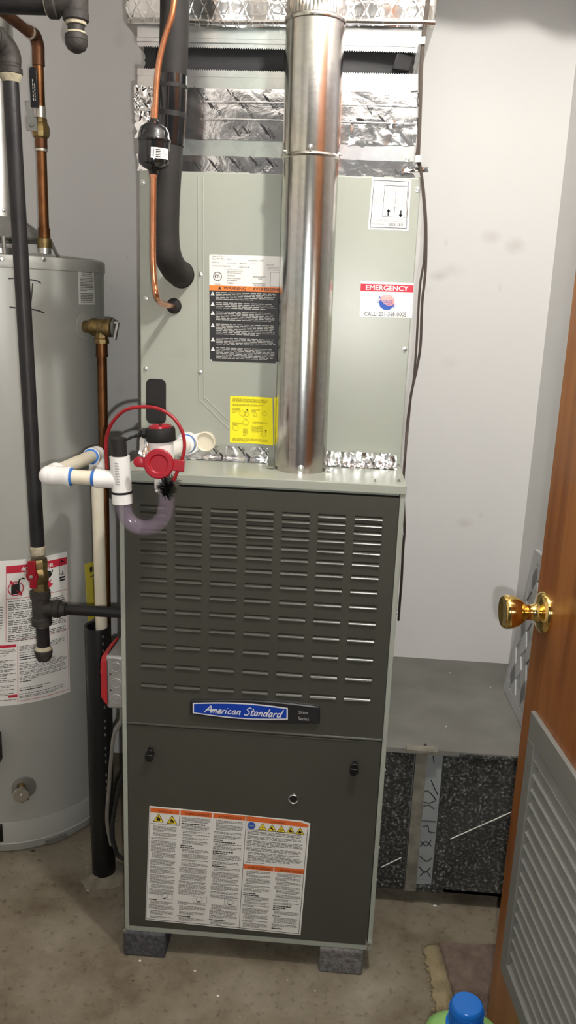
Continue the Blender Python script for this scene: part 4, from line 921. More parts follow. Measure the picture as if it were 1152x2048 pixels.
# unseen foil-wrapped block added above the frame to shade the wall top, sagging
br_ = thing('wall_shade_block', 'unseen sagging foil-wrapped block added overhead to shade the top of the wall', 'duct', (.47, .35, 2.1))
b = MB(); P = []
for i in range(17):
    x = .276+(WALL_X-.278)*i/16; zb = 2.105+.006*math.sin(x*30)-(.022*math.exp(-((x-.50)/.035)**2))
    P.append([(x, .25, zb+.02), (x, .255, zb+.006), (x, .27, zb), (x, .43, zb), (x, .445, zb+.006), (x, .45, zb+.02), (x, .45, 2.34), (x, .25, 2.34), (x, .25, zb+.02)])
b.grid(P); b.build('insulation_wrap', 'wrap', br_, angle=60)  # outer skin of the added shade block

# ================================================================== WATER HEATER
HC, HR, HT = Vector((-.705, .540, 0)), .250, 1.468
def PC(px, py, r=HR):                                       # pixel -> (angle, z) on the heater jacket
    d = ray(px, py); o = CAM-HC; A = d.x**2+d.y**2; B = 2*(o.x*d.x+o.y*d.y); C = o.x**2+o.y**2-r*r
    D = B*B-4*A*C; t = (-B-math.sqrt(max(D, 0)))/(2*A); p = CAM+d*t
    return (math.atan2(p.y-HC.y, p.x-HC.x), p.z)
def HP(a, z, h=0): return Vector((HC.x+(HR+h)*math.cos(a), HC.y+(HR+h)*math.sin(a), z))
def curved(px):
    cs = [PC(*q) for q in px]; return Surf(*cs, lambda a, z, h: HP(a, z, h), abs(cs[1][0]-cs[0][0])*HR, abs(cs[3][1]-cs[0][1]))
heat = thing('water_heater', 'tall pale grey gas water heater with warning labels beside the furnace', 'water heater', (HC.x, HC.y, 0))
zc1 = HT-.024
MB().lathe(HC, (0, 0, 1), [(.085, HR), (zc1, HR)], 96).build('jacket', 'heater_paint', heat)
MB().lathe(HC, (0, 0, 1), [(zc1-.003, HR+.0022), (zc1-.001, HR+.003), (HT-.006, HR+.003), (HT-.001, HR+.0005), (HT, HR-.006), (HT+.004, .12), (HT+.004, .01)], 96).build('top_cap', 'heater_top', heat)
MB().lathe(HC, (0, 0, 1), [(.022, HR+.001), (.086, HR+.001), (.089, HR-.001)], 96).build('lower_ring', 'heater_paint', heat)
MB().lathe(HC, (0, 0, 1), [(.0, HR-.008), (.003, HR-.002), (.026, HR+.004), (.028, HR+.001)], 96).build('base_pan', 'heater_paint', heat)
b = MB(); a0, a1 = PC(89, 1675)[0], PC(131, 1660)[0]
b.grid([[HP(a0+(a1-a0)*i/6, z, .0055) for i in range(7)] for z in (.006, .019)]); b.build('base_slot', 'hood_metal', heat)
b = MB(); aa, zz = PC(87, 519); c_ = HP(aa, zz, .003); n_ = Vector((math.cos(aa), math.sin(aa), 0)); b.lathe(c_-n_*.001, n_, [(0, .005), (.0015, .005), (.002, .003), (.005, .0028)], 10); b.build('screw', 'steel', heat)
b = MB(); aa = PC(3, 508)[0]; c_ = HP(aa, HT-.01, .003); n_ = Vector((math.cos(aa), math.sin(aa), 0)); b.lathe(c_-n_*.001, n_, [(0, .005), (.0015, .005), (.005, .003)], 10); b.build('screw', 'steel', heat)
rh = random.Random(8)
# capacity sticker
S = curved([(156, 538), (187, 541), (189, 609), (158, 609)]); cl = S.sheet('rating_sticker', 'paper', heat, nu=5, h=.0006); b = MB()
S.greek(b, .15, .05, .85, .20, 3, rh, .55, h=.0012); S.greek(b, .08, .22, .92, .62, 9, rh, .5, h=.0012, wl=(.1, .3)); S.greek(b, .08, .66, .92, .96, 6, rh, .5, h=.0012, wl=(.1, .3)); b.build('small_print', 'ink_grey', cl, smooth=False)
# hand-drawn marker strokes
for st in ([(17, 557), (32, 556)], [(60, 559), (74, 562), (82, 567)], [(65, 567), (63, 592), (61, 610)], [(19, 614), (35, 616)], [(60, 618), (76, 621), (88, 626)]):
    P = [PC(*q) for q in st]; b = MB(); L_ = []
    pts = catmull([(q[0], q[1], 0) for q in P], 5) if len(P) > 2 else [Vector((*P[0], 0)), Vector((*P[1], 0))]
    for i, q in enumerate(pts):
        t = pts[min(i+1, len(pts)-1)]-pts[max(i-1, 0)]; t = Vector((t.x*HR, t.y)).normalized(); nn = Vector((-t.y/HR, t.x))*.0014
        L_.append([HP(q.x+nn.x, q.y+nn.y, .0008), HP(q.x-nn.x, q.y-nn.y, .0008)])
    b.grid(L_); b.build('marker_stroke', 'marker', heat, smooth=False)
# danger label and its long neighbour
S = curved([(5, 1122), (134, 1103), (140, 1383), (4, 1412)])
for i, q in enumerate(S.c): pass
dl_ = S.sheet('danger_label', 'paper', heat, nu=14, nv=2, h=.0006, rect=(-.42, 0, 1, 1)); dl_['label'] = 'white danger and lighting instruction label with red bands'
b = MB(); S.rect(b, .055, .035, .985, .085, .0010, 10); S.rect(b, -.4, .570, .195, .590, .0010, 4); S.rect(b, .09, .925, .21, .945, .0010, 3)
for (u0, v0, u1, v1) in ((.05, .035, .99, .545), (.05, .255, .99, .258)): S.frame(b, u0, v0, u1, v1, .0009, .0009, 12)
S.rect(b, .215, .575, .222, .978, .0010); S.rect(b, .215, .974, .985, .977, .0010, 10); S.rect(b, .975, .545, .980, .975, .0010)
S.disc(b, .19, .19, .0178, .0012, 28, .0155)
S.poly(b, [(.10, .145), (.125, .130), (.285, .225), (.265, .243)], .0016)
S.poly(b, [(.58, .20), (.60, .165), (.64, .150), (.68, .172), (.73, .160), (.70, .185), (.75, .195), (.70, .215), (.62, .225), (.57, .228)], .0012)
b.build('red_print', 'ink_red', dl_, smooth=False)
b = MB(); S.text(b, 'DANGER', .54, .078, .0095, .068, .0014, 'C', bold=.08); tri(S, b, .30, .062, .0055, .0014); b.build('danger_lettering', 'ink_white', dl_, smooth=False)
b = MB(); S.poly(b, [(.125, .165), (.20, .155), (.245, .165), (.245, .225), (.125, .228)], .0014); S.poly(b, [(.215, .160), (.235, .128), (.29, .120), (.33, .128), (.32, .135), (.27, .128), (.245, .142), (.240, .165)], .0014)
S.frame(b, .855, .060, .955, .145, .0009, .0012); S.poly(b, [(.875, .060), (.905, .046), (.935, .060)], .0012); S.rect(b, .855, .160, .955, .172, .0012); S.rect(b, .86, .178, .95, .190, .0012); S.poly(b, [(.895, .150), (.905, .125), (.92, .120), (.91, .150)], .0012)
S.disc(b, .69, .112, .0042, .0013, 12); S.poly(b, [(.63, .105), (.645, .095), (.66, .115), (.72, .118), (.735, .095), (.75, .105), (.725, .135), (.70, .15), (.67, .148)], .0012)
b.build('black_print', 'ink', dl_, smooth=False, kind='stuff')
b = MB(); bb = MB()
v = .268
while v < .535:
    nl = rh.choice((1, 2, 4, 4, 3)); S.greek(b, .08, v, .96, v+nl*.0125, nl, rh, .5, h=.0011, wl=(.04, .11)); v += nl*.0125+.007
v = .585
while v < .96:
    nl = rh.choice((1, 2, 3, 4)); (S.greek(bb, .24, v, .24+.5*rh.uniform(.5, 1), v+.009, 1, rh, .7, h=.0011) if rh.random() < .25 else S.greek(b, .24, v, .96, v+nl*.0098, nl, rh, .45, h=.0011, wl=(.03, .1))); v += nl*.0098+.006
v = .60
while v < .92: nl = rh.choice((1, 2, 3)); S.greek(b, -.38, v, .20, v+nl*.0105, nl, rh, .45, h=.0011, wl=(.05, .15)); v += nl*.0105+.007
S.greek(b, -.38, .955, .20, .975, 2, rh, .5, h=.0011); S.greek(b, -.38, .30, .02, .46, 9, rh, .4, h=.0011)
b.build('small_print', 'ink_grey', dl_, smooth=False); bb.build('small_headings', 'ink', dl_, smooth=False, kind='stuff')
# energy sticker, half hidden behind the drain pipe
S = curved([(169, 1128), (224, 1098), (228, 1195), (176, 1243)])
eg = S.sheet('energy_sticker', 'energy_yellow', heat, nu=6, h=.0006); b = MB(); S.rect(b, .3, .38, .98, .70, .0010, 4); b.build('white_field', 'paper_grey', eg, smooth=False)
b = MB(); S.rect(b, .1, .08, .95, .17, .0011, 4); S.rect(b, .1, .24, .95, .255, .0011, 4); S.rect(b, .3, .47, .98, .49, .0013, 4); S.greek(b, .3, .28, .95, .36, 2, rh, .6, h=.0011); S.greek(b, .35, .56, .92, .66, 2, rh, .6, h=.0013); b.build('black_print', 'ink', eg, smooth=False)
# drain valve
aa, zz = PC(42, 1572); c_ = HP(aa, zz); n_ = Vector((math.cos(aa), math.sin(aa), 0))
MB().lathe(HP(PC(48, 1575)[0], PC(48, 1575)[1]), Vector((math.cos(PC(48, 1575)[0]), math.sin(PC(48, 1575)[0]), 0)), [(-.002, .030), (.002, .030), (.003, .026)], 30).build('valve_escutcheon', 'hood_metal', heat)
b = MB(); b.lathe(c_, n_, [(0, .011), (.02, .011), (.022, .009), (.036, .009)], 16); b.tube([c_+n_*.014, c_+n_*.022+Vector((.006, 0, -.018)), c_+n_*.026+Vector((.010, 0, -.026))], [.009, .010, .0115], 14); dv = b.build('drain_valve', 'brass_old', heat)
b = MB(); b.lathe(c_+n_*.034, n_, [(0, .012), (.001, .019), (.006, .0205), (.009, .019), (.0095, .012), (.008, .004), (.011, .003), (.012, .001)], 12); b.build('handwheel', 'steel', dv, angle=20)
# gas control at the frame's edge, burner door
aa, zz = PC(-18, 1490); n_ = Vector((math.cos(aa), math.sin(aa), 0)); t_ = Vector((-n_.y, n_.x, 0)); c_ = HP(aa, zz, .03)
b = MB(); b.obox(c_, n_*.032, t_*.027, (0, 0, .038)); b.obox(c_+Vector((0, 0, -.01))+t_*.026, n_*.016, t_*.004, (0, 0, .018)); gc = b.build('gas_control', 'cast_iron', heat, bevel=.004)
MB().lathe(c_+Vector((0, 0, .036)), (0, 0, 1), [(0, .018), (.012, .017), (.014, .01)], 18).build('control_dial', 'black_plastic', gc)
b = MB(); a0, a1 = PC(-60, 1650)[0], PC(5, 1650)[0]; b.grid([[HP(a0+(a1-a0)*i/8, z, .0025) for i in range(9)] for z in (.034, .085)]); b.build('burner_door', 'black_plastic', heat, solid=.002)
# temperature-pressure relief valve with its discharge pipe
YV = .44; RV = PY(203, 655, YV)
c_ = Vector((RV.x, YV, RV.z)); hp = Vector((HC.x, HC.y, RV.z)); dirv = (c_-hp).normalized(); root = hp+dirv*(HR-.005)
b = MB(); b.lathe(hp+dirv*HR, dirv, [(-.001, .030), (.002, .030), (.003, .014)], 26); b.build('valve_escutcheon', 'heater_top', heat)
b = MB(); b.tube([root, c_], [.014, .016], 18); b.ball(c_, .0195, 8)
b.lathe(c_, (1, -.15, 0), [(-.026, .014), (-.024, .0195), (-.016, .0205), (-.006, .0185), (.006, .0185), (.012, .0210), (.022, .0215), (.026, .0200), (.028, .016)], 20)
b.lathe(c_, (0, 0, -1), [(0, .015), (.024, .0155), (.026, .0175), (.036, .0175), (.037, .012)], 8); rv = b.build('relief_valve', 'brass_old', heat)
MB().lathe(c_+Vector((.026, 0, 0)), (1, 0, 0), [(0, .0195), (.005, .0195), (.007, .010)], 18).build('valve_bonnet', 'grille_paint', rv)
b = MB(); b.obox(c_+Vector((.036, -.004, -.006)), (.003, 0, -.0008), (0, .007, 0), (.004, 0, .020)); b.obox(c_+Vector((.030, -.004, .012)), (.007, 0, 0), (0, .005, 0), (0, 0, .002)); b.build('test_lever', 'steel', rv, bevel=.001)
zt2 = c_.z-.036; dp0 = Vector((c_.x, YV, zt2)); dp1 = Vector((c_.x-.001, YV, PY(229, 1508, YV).z))
b = MB(); b.tube([dp0+Vector((0, 0, .004)), dp0-Vector((0, 0, .026))], .0135, 18); b.tube([dp0-Vector((0, 0, .024)), dp0-Vector((0, 0, .03))], .0145, 18); b.build('pipe_adapter', 'old_copper', heat)
MB().tube([dp0, dp1], .0112, 18).build('discharge_pipe', 'old_copper', heat)
# draft hood on the tank top
HCt = Vector((HC.x+.006, HC.y, 0)); zh = PY(45, 440, .5).z; zh2 = PY(30, 470, .45).z
b = MB(); b.lathe(HCt, (0, 0, 1), [(HT+.003, .045), (HT+.022, .047), (HT+.024, .03)], 32); b.build('flue_collar', 'flue_metal', heat)
b = MB(); b.lathe(HCt, (0, 0, 1), [(HT+.040, .112), (HT+.046, .113), (HT+.066, .090), (HT+.088, .058), (HT+.092, .052)], 40); b.f = b.f[:-2]; b.build('draft_hood', 'hood_metal', heat, solid=.0015)
for a in (.25, 2.2, -2.0, -1.1):
    d = Vector((math.cos(a), math.sin(a), 0)); b = MB(); P = [HCt+d*.108+Vector((0, 0, HT+.044)), HCt+d*.122+Vector((0, 0, HT+.040)), HCt+d*.130+Vector((0, 0, HT+.020)), HCt+d*.140+Vector((0, 0, HT+.002))]
    b.tube(P, .0045, 6); b.build('hood_leg', 'hood_metal', heat)
fl = thing('flue_pipe', 'dull metal flue pipe rising from the water heater draft hood', 'flue pipe', (HCt.x, HCt.y, HT+.09))
MB().tube([HCt+Vector((0, 0, HT+.086)), HCt+Vector((0, 0, 1.72))], .0525, 40).build('pipe_section', 'flue_metal', fl)
MB().tube([HCt+Vector((0, 0, 1.715)), HCt+Vector((0, 0, CEIL-.001))], .0515, 40).build('pipe_section', 'flue_metal', fl)
MB().lathe(HCt+Vector((0, 0, HT+.105)), Vector((.6, -.8, 0)), [(.051, .004), (.055, .004), (.056, .002)], 8).build('screw', 'steel', fl)

# ------------------------------------------------------------------ cold water pipe with ball valve
YW = .47
cw = thing('water_pipe', 'tarnished copper water pipe with black-levered ball valve above the water heater', 'water pipe', (PY(87, 500, YW).x, YW, HT))
wx = PY(87, 420, YW).x; z_ = lambda y: PY(86, y, YW).z
wp = lambda y: Vector((wx, YW, z_(y)))
MB().tube([wp(508), wp(492)], .0155, 18).build('nipple', 'steel', cw)
MB().tube([wp(496), wp(478), wp(476)], [.0165, .0165, .0135], 18).build('female_adapter', 'brass_old', cw)
MB().tube([wp(478), wp(456)], .0135, 18).build('adapter_cup', 'old_copper', cw)
MB().tube([wp(470), wp(296)], .0112, 18).build('riser', 'old_copper', cw)
MB().tube([wp(302), wp(274)], .0135, 18).build('solder_cup', 'dark_copper', cw)
MB().tube([wp(303), wp(298)], .0140, 18).build('solder_ring', 'solder', cw)
b = MB(); b.lathe(wp(278), (0, 0, 1), [(0, .0135), (.004, .0175), (.012, .0195), (.022, .0195), (.030, .017), (.034, .0145), (.042, .0145)], 10); vb = b.build('ball_valve', 'brass_old', cw, angle=20)
c_ = wp(255)+Vector((-.008, -.020, 0))
b = MB(); b.obox(c_+Vector((-.004, -.002, .002)), (.011, .003, 0), (0, .0015, 0), (0, 0, .014)); b.lathe(c_+Vector((-.003, -.003, 0)), (0, -1, 0), [(0, .005), (.003, .005), (.005, .0035)], 8)
b.obox(c_+Vector((-.007, -.001, .028)), (.006, .002, 0), (0, .001, 0), (-.003, 0, .018)); lev = b.build('lever', 'grille_paint', cw, bevel=.0008)
g0, g1 = PY(70, 215, YW-.02), PY(66, 142, YW-.02)
b = MB(); d = (g1-g0).normalized(); sd = Vector((1, 0, 0)); hp_ = .0085
pts = []
for k in range(9): a = math.pi*k/8; pts.append(g1+sd*hp_*math.cos(a)+d*hp_*math.sin(a))
pts += [g0-sd*hp_, g0+sd*hp_]; b.prism([p+Vector((0, -.003, 0)) for p in pts], (0, .006, 0)); gr = b.build('lever_grip', 'black_plastic', cw, bevel=.001)
b = MB()
for k in range(2): 
    q0 = g0.lerp(g1, .18)+Vector((-.001+.004*k, -.0036, 0)); q1 = g0.lerp(g1, .80-.12*k)+Vector((-.001+.004*k, -.0036, 0))
    for j in range(6): a_, c2_ = q0.lerp(q1, j/6), q0.lerp(q1, (j+.7)/6); b.obox((a_+c2_)/2, (.0009, 0, 0), (0, .0003, 0), (c2_-a_)/2)
b.build('grip_print', 'ink_light', gr, smooth=False)
MB().tube([wp(238), wp(130)], .0112, 18).build('riser', 'old_copper', cw)
MB().tube([wp(132), wp(128)], .0135, 18).build('solder_ring', 'solder', cw)
MB().tube([wp(236), wp(214)], .0125, 18).build('solder_cup', 'solder', cw)
e0, e1 = wp(78), PY(14, 30, YW-.12)
MB().tube(catmull([wp(132), wp(112), wp(92), wp(76)+(e1-e0).normalized()*.012, e0+(e1-e0).normalized()*.034], 6), .0136, 18).build('elbow', 'dark_copper', cw)
e2 = e0+(e1-e0)*2.2
MB().tube([e0+(e1-e0).normalized()*.02, e2], .0112, 18).build('branch', 'dark_copper', cw)
q = e0+(e1-e0).normalized()*.032; MB().tube([q, q+(e1-e0).normalized()*.003], .0145, 18).build('solder_ring', 'solder', cw)

# ------------------------------------------------------------------ gas piping
YG = .07
gp = lambda x, y, Y=YG: PY(x, y, Y)
def ribbed(b, p, d, r, wd): b.lathe(p, d, [(0, r*.96), (.001, r), (wd-.001, r), (wd, r*.96)], 22)
gas = thing('gas_line', 'black iron gas riser with red-handled valve, tee and capped drip leg', 'gas pipe', (gp(88, 1320).x, YG, gp(88, 1320).z))
G1, G0 = gp(76, 1105), gp(20.5, 150); up_ = (G0-G1).normalized()
MB().tube([G1-up_*.004, G0+up_*.01], .0140, 20).build('riser', 'iron', gas)
b = MB(); ribbed(b, G1-up_*.004, up_, .0150, .018); b.build('joint_compound', 'pipe_dope', gas)
def along(py0, py1, x0, x1): return gp(x0, py0), gp(x1, py1)
va, vb_ = along(1117, 1186, 77.5, 83)
dv_ = (vb_-va).normalized(); L0 = (vb_-va).length
b = MB(); b.lathe(va, dv_, [(0, .0165), (.004, .0178), (.018, .0178), (.020, .0150), (.027, .0170), (.038, .0185), (.048, .0170), (.052, .0150), (L0-.006, .0165), (L0, .0160)], 8); gv = b.build('valve_body', 'brass_old', gas, angle=20)
hc = gp(65, 1152, YG-.024)
b = MB(); b.lathe(hc+Vector((0, .012, 0)), (0, -1, 0), [(0, .009), (.010, .009), (.011, .0128), (.016, .0128), (.0175, .010)], 16)
b.obox(hc+Vector((.001, -.004, .014)), (.0085, 0, .001), (0, .003, 0), (0, 0, .019)); b.obox(hc+Vector((.003, -.004, -.012)), (.007, 0, 0), (0, .003, 0), (.001, 0, .013)); b.build('handle', 'red_plastic', gv, bevel=.0025)
MB().lathe(hc+Vector((0, -.004, 0)), (0, -1, 0), [(0, .0042), (.0035, .0042), (.004, .002)], 6).build('handle_screw', 'steel', gv, angle=20)
ta, tb = along(1180, 1250, 80, 84); dt = (tb-ta).normalized(); LT = (tb-ta).length
b = MB(); b.lathe(ta, dt, [(0, .0185), (.002, .0208), (.016, .0208), (.018, .0178), (LT-.018, .0178), (LT-.016, .0208), (LT-.002, .0208), (LT, .0185)], 24)
side = gp(102, 1217); tc_ = Vector((ta.lerp(tb, .55).x, YG, side.z)); ex = Vector((1, 0, 0)); b.lathe(tc_, ex, [(0, .0165), (.026, .0165), (.028, .0185), (.040, .0185), (.042, .015)], 24); b.build('tee', 'cast_iron', gas, angle=30)
b = MB(); b.lathe(tc_+ex*.040, ex, [(0, .0165), (.012, .0150), (.013, .011)], 8); b.build('bushing', 'cast_iron', gas, angle=20)
b = MB(); b.tube([tc_+ex*.048, Vector((-.2665+.004, YG, tc_.z))], .0110, 18); b.build('branch_pipe', 'iron', gas)
na, nb2 = along(1248, 1308, 84.5, 87.5); dn = (nb2-na).normalized()
MB().tube([na-dn*.004, nb2], .0134, 20).build('drip_nipple', 'iron', gas)
b = MB(); ribbed(b, na-dn*.001, dn, .0140, .006); b.build('joint_compound', 'pipe_dope', gas)
b = MB(); b.lathe(nb2-dn*.012, dn, [(0, .0160), (.003, .0182), (.010, .0182), (.011, .0172), (.018, .0168), (.025, .0130), (.027, .004)], 24); b.build('drip_cap', 'cast_iron', gas)
b = MB(); b.lathe(nb2-dn*.0185, dn, [(0, .0136), (.003, .0150), (.0065, .0176), (.0085, .0168)], 22); b.build('joint_compound', 'pipe_dope', gas)
# elbow at the top of the riser
b = MB(); b.lathe(G0, up_, [(-.002, .0140), (.001, .0215), (.010, .0215), (.012, .0190), (.02, .0185)], 24)
eo = G0+up_*.016; ed = Vector((-.55, -.835, .02)).normalized(); ep = catmull([eo, eo+up_*.016, eo+up_*.030+ed*.012, eo+up_*.034+ed*.030], 6)
b.tube(ep, .0195, 24); el = b.build('elbow', 'cast_iron', gas)
q = ep[-1]; b = MB(); b.lathe(q-ed*.014, ed, [(0, .0205), (.001, .0215), (.011, .0215), (.012, .0200)], 24); b.build('elbow_band', 'cast_iron', gas)
b = MB(); b.lathe(q-ed*.004, ed, [(0, .0180), (.003, .0195), (.005, .0150)], 22); b.build('joint_compound', 'pipe_dope', gas)
b = MB(); b.lathe(G0-up_*.012, up_, [(0, .0142), (.004, .0165), (.010, .0200), (.012, .0205)], 22); b.build('joint_compound', 'pipe_dope', gas)
MB().tube([q-ed*.005, q+ed*.46], .0140, 20).build('feed_pipe', 'iron', gas)
gm = thing('gas_main', 'large black iron gas main with a tee and capped nipple overhead', 'gas pipe', (gp(151, 0).x, YG, gp(151, 0).z))
m0 = gp(151, 14); ez = Vector((0, 0, -1))
c0_, c1_ = gp(152, 45), gp(153, 104)
zmid = gp(150, 4).z; tcx = gp(151, 10).x
b = MB(); b.tube([Vector((tcx, YG, zmid)), Vector((tcx-.046, YG, zmid+.001))], .0225, 24); b.lathe(Vector((tcx-.030, YG, zmid)), (-1, 0, 0), [(0, .024), (.002, .0265), (.016, .0265), (.018, .023)], 24)
b.tube([Vector((tcx, YG, zmid+.05)), Vector((tcx, YG, c0_.z+.002))], [.0225, .0210], 24); b.lathe(Vector((tcx, YG, c0_.z+.016)), ez, [(0, .0205), (.002, .0222), (.013, .0222), (.015, .019)], 24); b.build('tee', 'cast_iron', gm)
MB().tube([Vector((tcx-.044, YG, zmid)), Vector((-1.148, YG, zmid+.006))], .0210, 24).build('main_pipe', 'iron', gm)
MB().tube([Vector((tcx, YG, zmid+.045)), Vector((tcx, YG, CEIL-.002))], .0185, 24).build('main_pipe', 'iron', gm)
b = MB(); ribbed(b, Vector((tcx-.050, YG, zmid)), Vector((1, 0, 0)), .0228, .008); b.build('joint_compound', 'pipe_dope', gm)
zn0, zn1 = c0_.z, gp(152, 70).z
MB().tube([Vector((tcx, YG, zn0+.004)), Vector((tcx, YG, zn1-.01))], .0142, 20).build('nipple', 'cast_iron', gm)
b = MB(); ribbed(b, Vector((tcx, YG, zn0+.004)), ez, .0178, .008); b.build('joint_compound', 'pipe_dope', gm)
b = MB(); ribbed(b, Vector((tcx, YG, zn1+.005)), ez, .0165, .009); b.build('joint_compound', 'pipe_dope', gm)
zcp = gp(153, 106).z; Lc = zn1-zcp
b = MB(); b.lathe(Vector((tcx, YG, zn1)), ez, [(-.002, .0165), (0, .0190), (.008, .0198), (.009, .0190), (Lc-.012, .0188), (Lc-.005, .0150), (Lc, .006)], 24); b.build('pipe_cap', 'cast_iron', gm)

# ================================================================== CONDENSATE DRAIN
YT = -.055
tp_ = lambda x, y, Y=YT: PY(x, y, Y)
dr_ = thing('condensate_drain', 'white PVC condensate drain with clear trap and red-capped cleanout', 'drain pipe', (tp_(240, 1000).x, YT, tp_(240, 1060).z))
SPX, SPY = -.384, .243                                     # standpipe centre
E1 = tp_(97, 951); Tm = tp_(241, 957); zE = E1.z
E2 = Vector((SPX+.002, SPY+.002, PY(187, 908, SPY).z))
RP, RF = .01335, .0172
# pipes
MB().tube([E2+(E1-E2).normalized()*.02, E1+(E2-E1).normalized()*.02], RP, 20).build('pipe', 'pvc', dr_)
MB().tube([E1+Vector((.02, 0, 0)), Vector((Tm.x-.02, Tm.y, E1.z-.001))], RP, 20).build('pipe', 'pvc', dr_)
MB().tube([E2-Vector((0, 0, .02)), Vector((E2.x+.004, E2.y-.002, PY(203, 1262, SPY).z))], RP, 20).build('pipe', 'pvc', dr_)
def elbow(c, d1, d2, nm='elbow'):
    d1, d2 = d1.normalized(), d2.normalized(); L = .034
    b = MB(); b.tube(catmull([c+d1*.014, c+d1*.006+d2*.0, c+d2*.006, c+d2*.014], 5), RF*1.02, 22); b.ball(c, RF*1.02, 8)
    b.lathe(c+d1*.008, d1, [(0, RF), (L-.010, RF), (L-.008, RF*1.06), (L-.001, RF*1.06), (L, RF*.8)], 22); b.lathe(c+d2*.008, d2, [(0, RF), (L-.010, RF), (L-.008, RF*1.06), (L-.001, RF*1.06), (L, RF*.8)], 22)
    o = b.build(nm, 'pvc_white', dr_)
    return o
elbow(E1, Vector((1, 0, 0)), E2-E1); elbow(E2, E1-E2, Vector((0, 0, -1)))
for c, d in ((E1, Vector((1, 0, 0))), (E2, (E1-E2).normalized())):
    b = MB(); b.lathe(c+d*.0405, d, [(0, RP), (.001, RF*.98), (.003, RF*.95), (.0045, RP*1.02)], 22); b.build('primer_ring', 'primer_blue', dr_)
# tee and cap
T0 = Vector((Tm.x+.001, YT, 0)); ztt, ztb = tp_(238, 912).z, tp_(246, 982).z; tl_ = Vector((-.05, 0, 1)).normalized()
tx = lambda z: Vector((T0.x-.05*(z-Tm.z)*1.0, YT, z))
b = MB(); b.tube([tx(ztt), tx(ztb)], .0180, 24); b.lathe(Vector((Tm.x, YT, E1.z-.001)), (-1, 0, 0), [(0, .0165), (.036, .0165), (.038, .0176), (.045, .0176), (.046, .013)], 22); b.build('tee', 'pvc_white', dr_)
b = MB(); b.lathe(Vector((Tm.x-.046, YT, E1.z-.001)), (-1, 0, 0), [(-.001, RP*1.2), (.0, RP*1.16), (.006, RP*1.03)], 22); b.build('primer_ring', 'primer_blue', dr_)
b = MB()
for k in range(9): b.grid([[tx(tp_(240, 922+5.2*k+j*2.6).z)+Vector((.0186*math.sin(a), -.0186*math.cos(a), 0)) for a in (-.28, -.15, .0, .1+.02*(k % 3))] for j in range(2)])
b.build('tee_print', 'ink_light', dr_, smooth=False)
MB().tube([tx(ztb-.001), tx(ztb-.004)], .0190, 24).build('seal_ring', 'black_rubber', dr_)
zcb = tp_(247, 1006).z; b = MB(); b.tube([tx(ztb-.003), tx(zcb)], .0184, 24); b.build('coupling', 'pvc_white', dr_)
zkt = tp_(236, 876).z; b = MB(); b.tube([tx(ztt-.004), tx(zkt)], .0136, 22); b.build('vent_cap', 'black_rubber', dr_)
# clear U of the trap
U = catmull([tx(zcb+.006), tp_(248, 1018), tp_(255, 1036), tp_(270, 1050), tp_(290, 1055), tp_(310, 1050), tp_(325, 1036), tp_(332, 1015), tp_(334, 985)], 6)
b = MB(); b.tube(U, .0142, 24, cap=False); b.build('clear_trap', 'clear_vinyl', dr_, solid=.002)
# cleanout body
B0 = tp_(329, 983); B1 = tp_(322, 880); bd = (B1-B0).normalized(); BL = (B1-B0).length
b = MB(); b.lathe(B0, bd, [(0, .0150), (.002, .0172), (.030, .0176), (.036, .0212), (BL, .0216)], 28)
pt_ = Vector((cy(376, 886).x, YC, cy(376, 886).z)); arm0 = B0+bd*(BL*.72); b.tube([arm0, pt_+Vector((-.002, -.03, 0))], RP*1.15, 20); b.lathe(pt_+Vector((0, -.004, 0)), (arm0-pt_), [(0, .0185), (.026, .0182), (.028, .015)], 22)
b.build('trap_body', 'pvc_white', dr_)
b = MB(); b.lathe(pt_+(arm0-pt_).normalized()*.020, (arm0-pt_), [(.0, .0182), (.001, .0196), (.0035, .0192), (.005, .017)], 22); b.build('primer_ring', 'primer_blue', dr_)
b = MB(); b.lathe(B1-bd*.002, bd, [(0, .0250), (.002, .0262), (.020, .0264), (.024, .0250), (.0245, .020)], 28); b.tube([B1+bd*.010, B1+bd*.010+Vector((-.032, -.002, .001))], [.011, .009], 10); bc = b.build('cap_ring', 'black_rubber', dr_)
MB().lathe(B1+bd*.0215, bd, [(0, .0205), (.004, .0200), (.005, .017), (.0035, .015), (.0035, .001)], 26).build('cap_disc', 'red_plastic', dr_)
MB().lathe(B1+bd*.025, bd, [(0, .0016), (.006, .0012)], 8).build('float_pin', 'black_plastic', dr_)
MB().tube(catmull([B1+bd*.012+Vector((-.030, 0, 0)), tp_(283, 868), tp_(262, 875), tp_(248, 882)], 6), [.0085-.006*min(1, k/10) for k in range(19)], 10).build('tether', 'black_rubber', dr_)
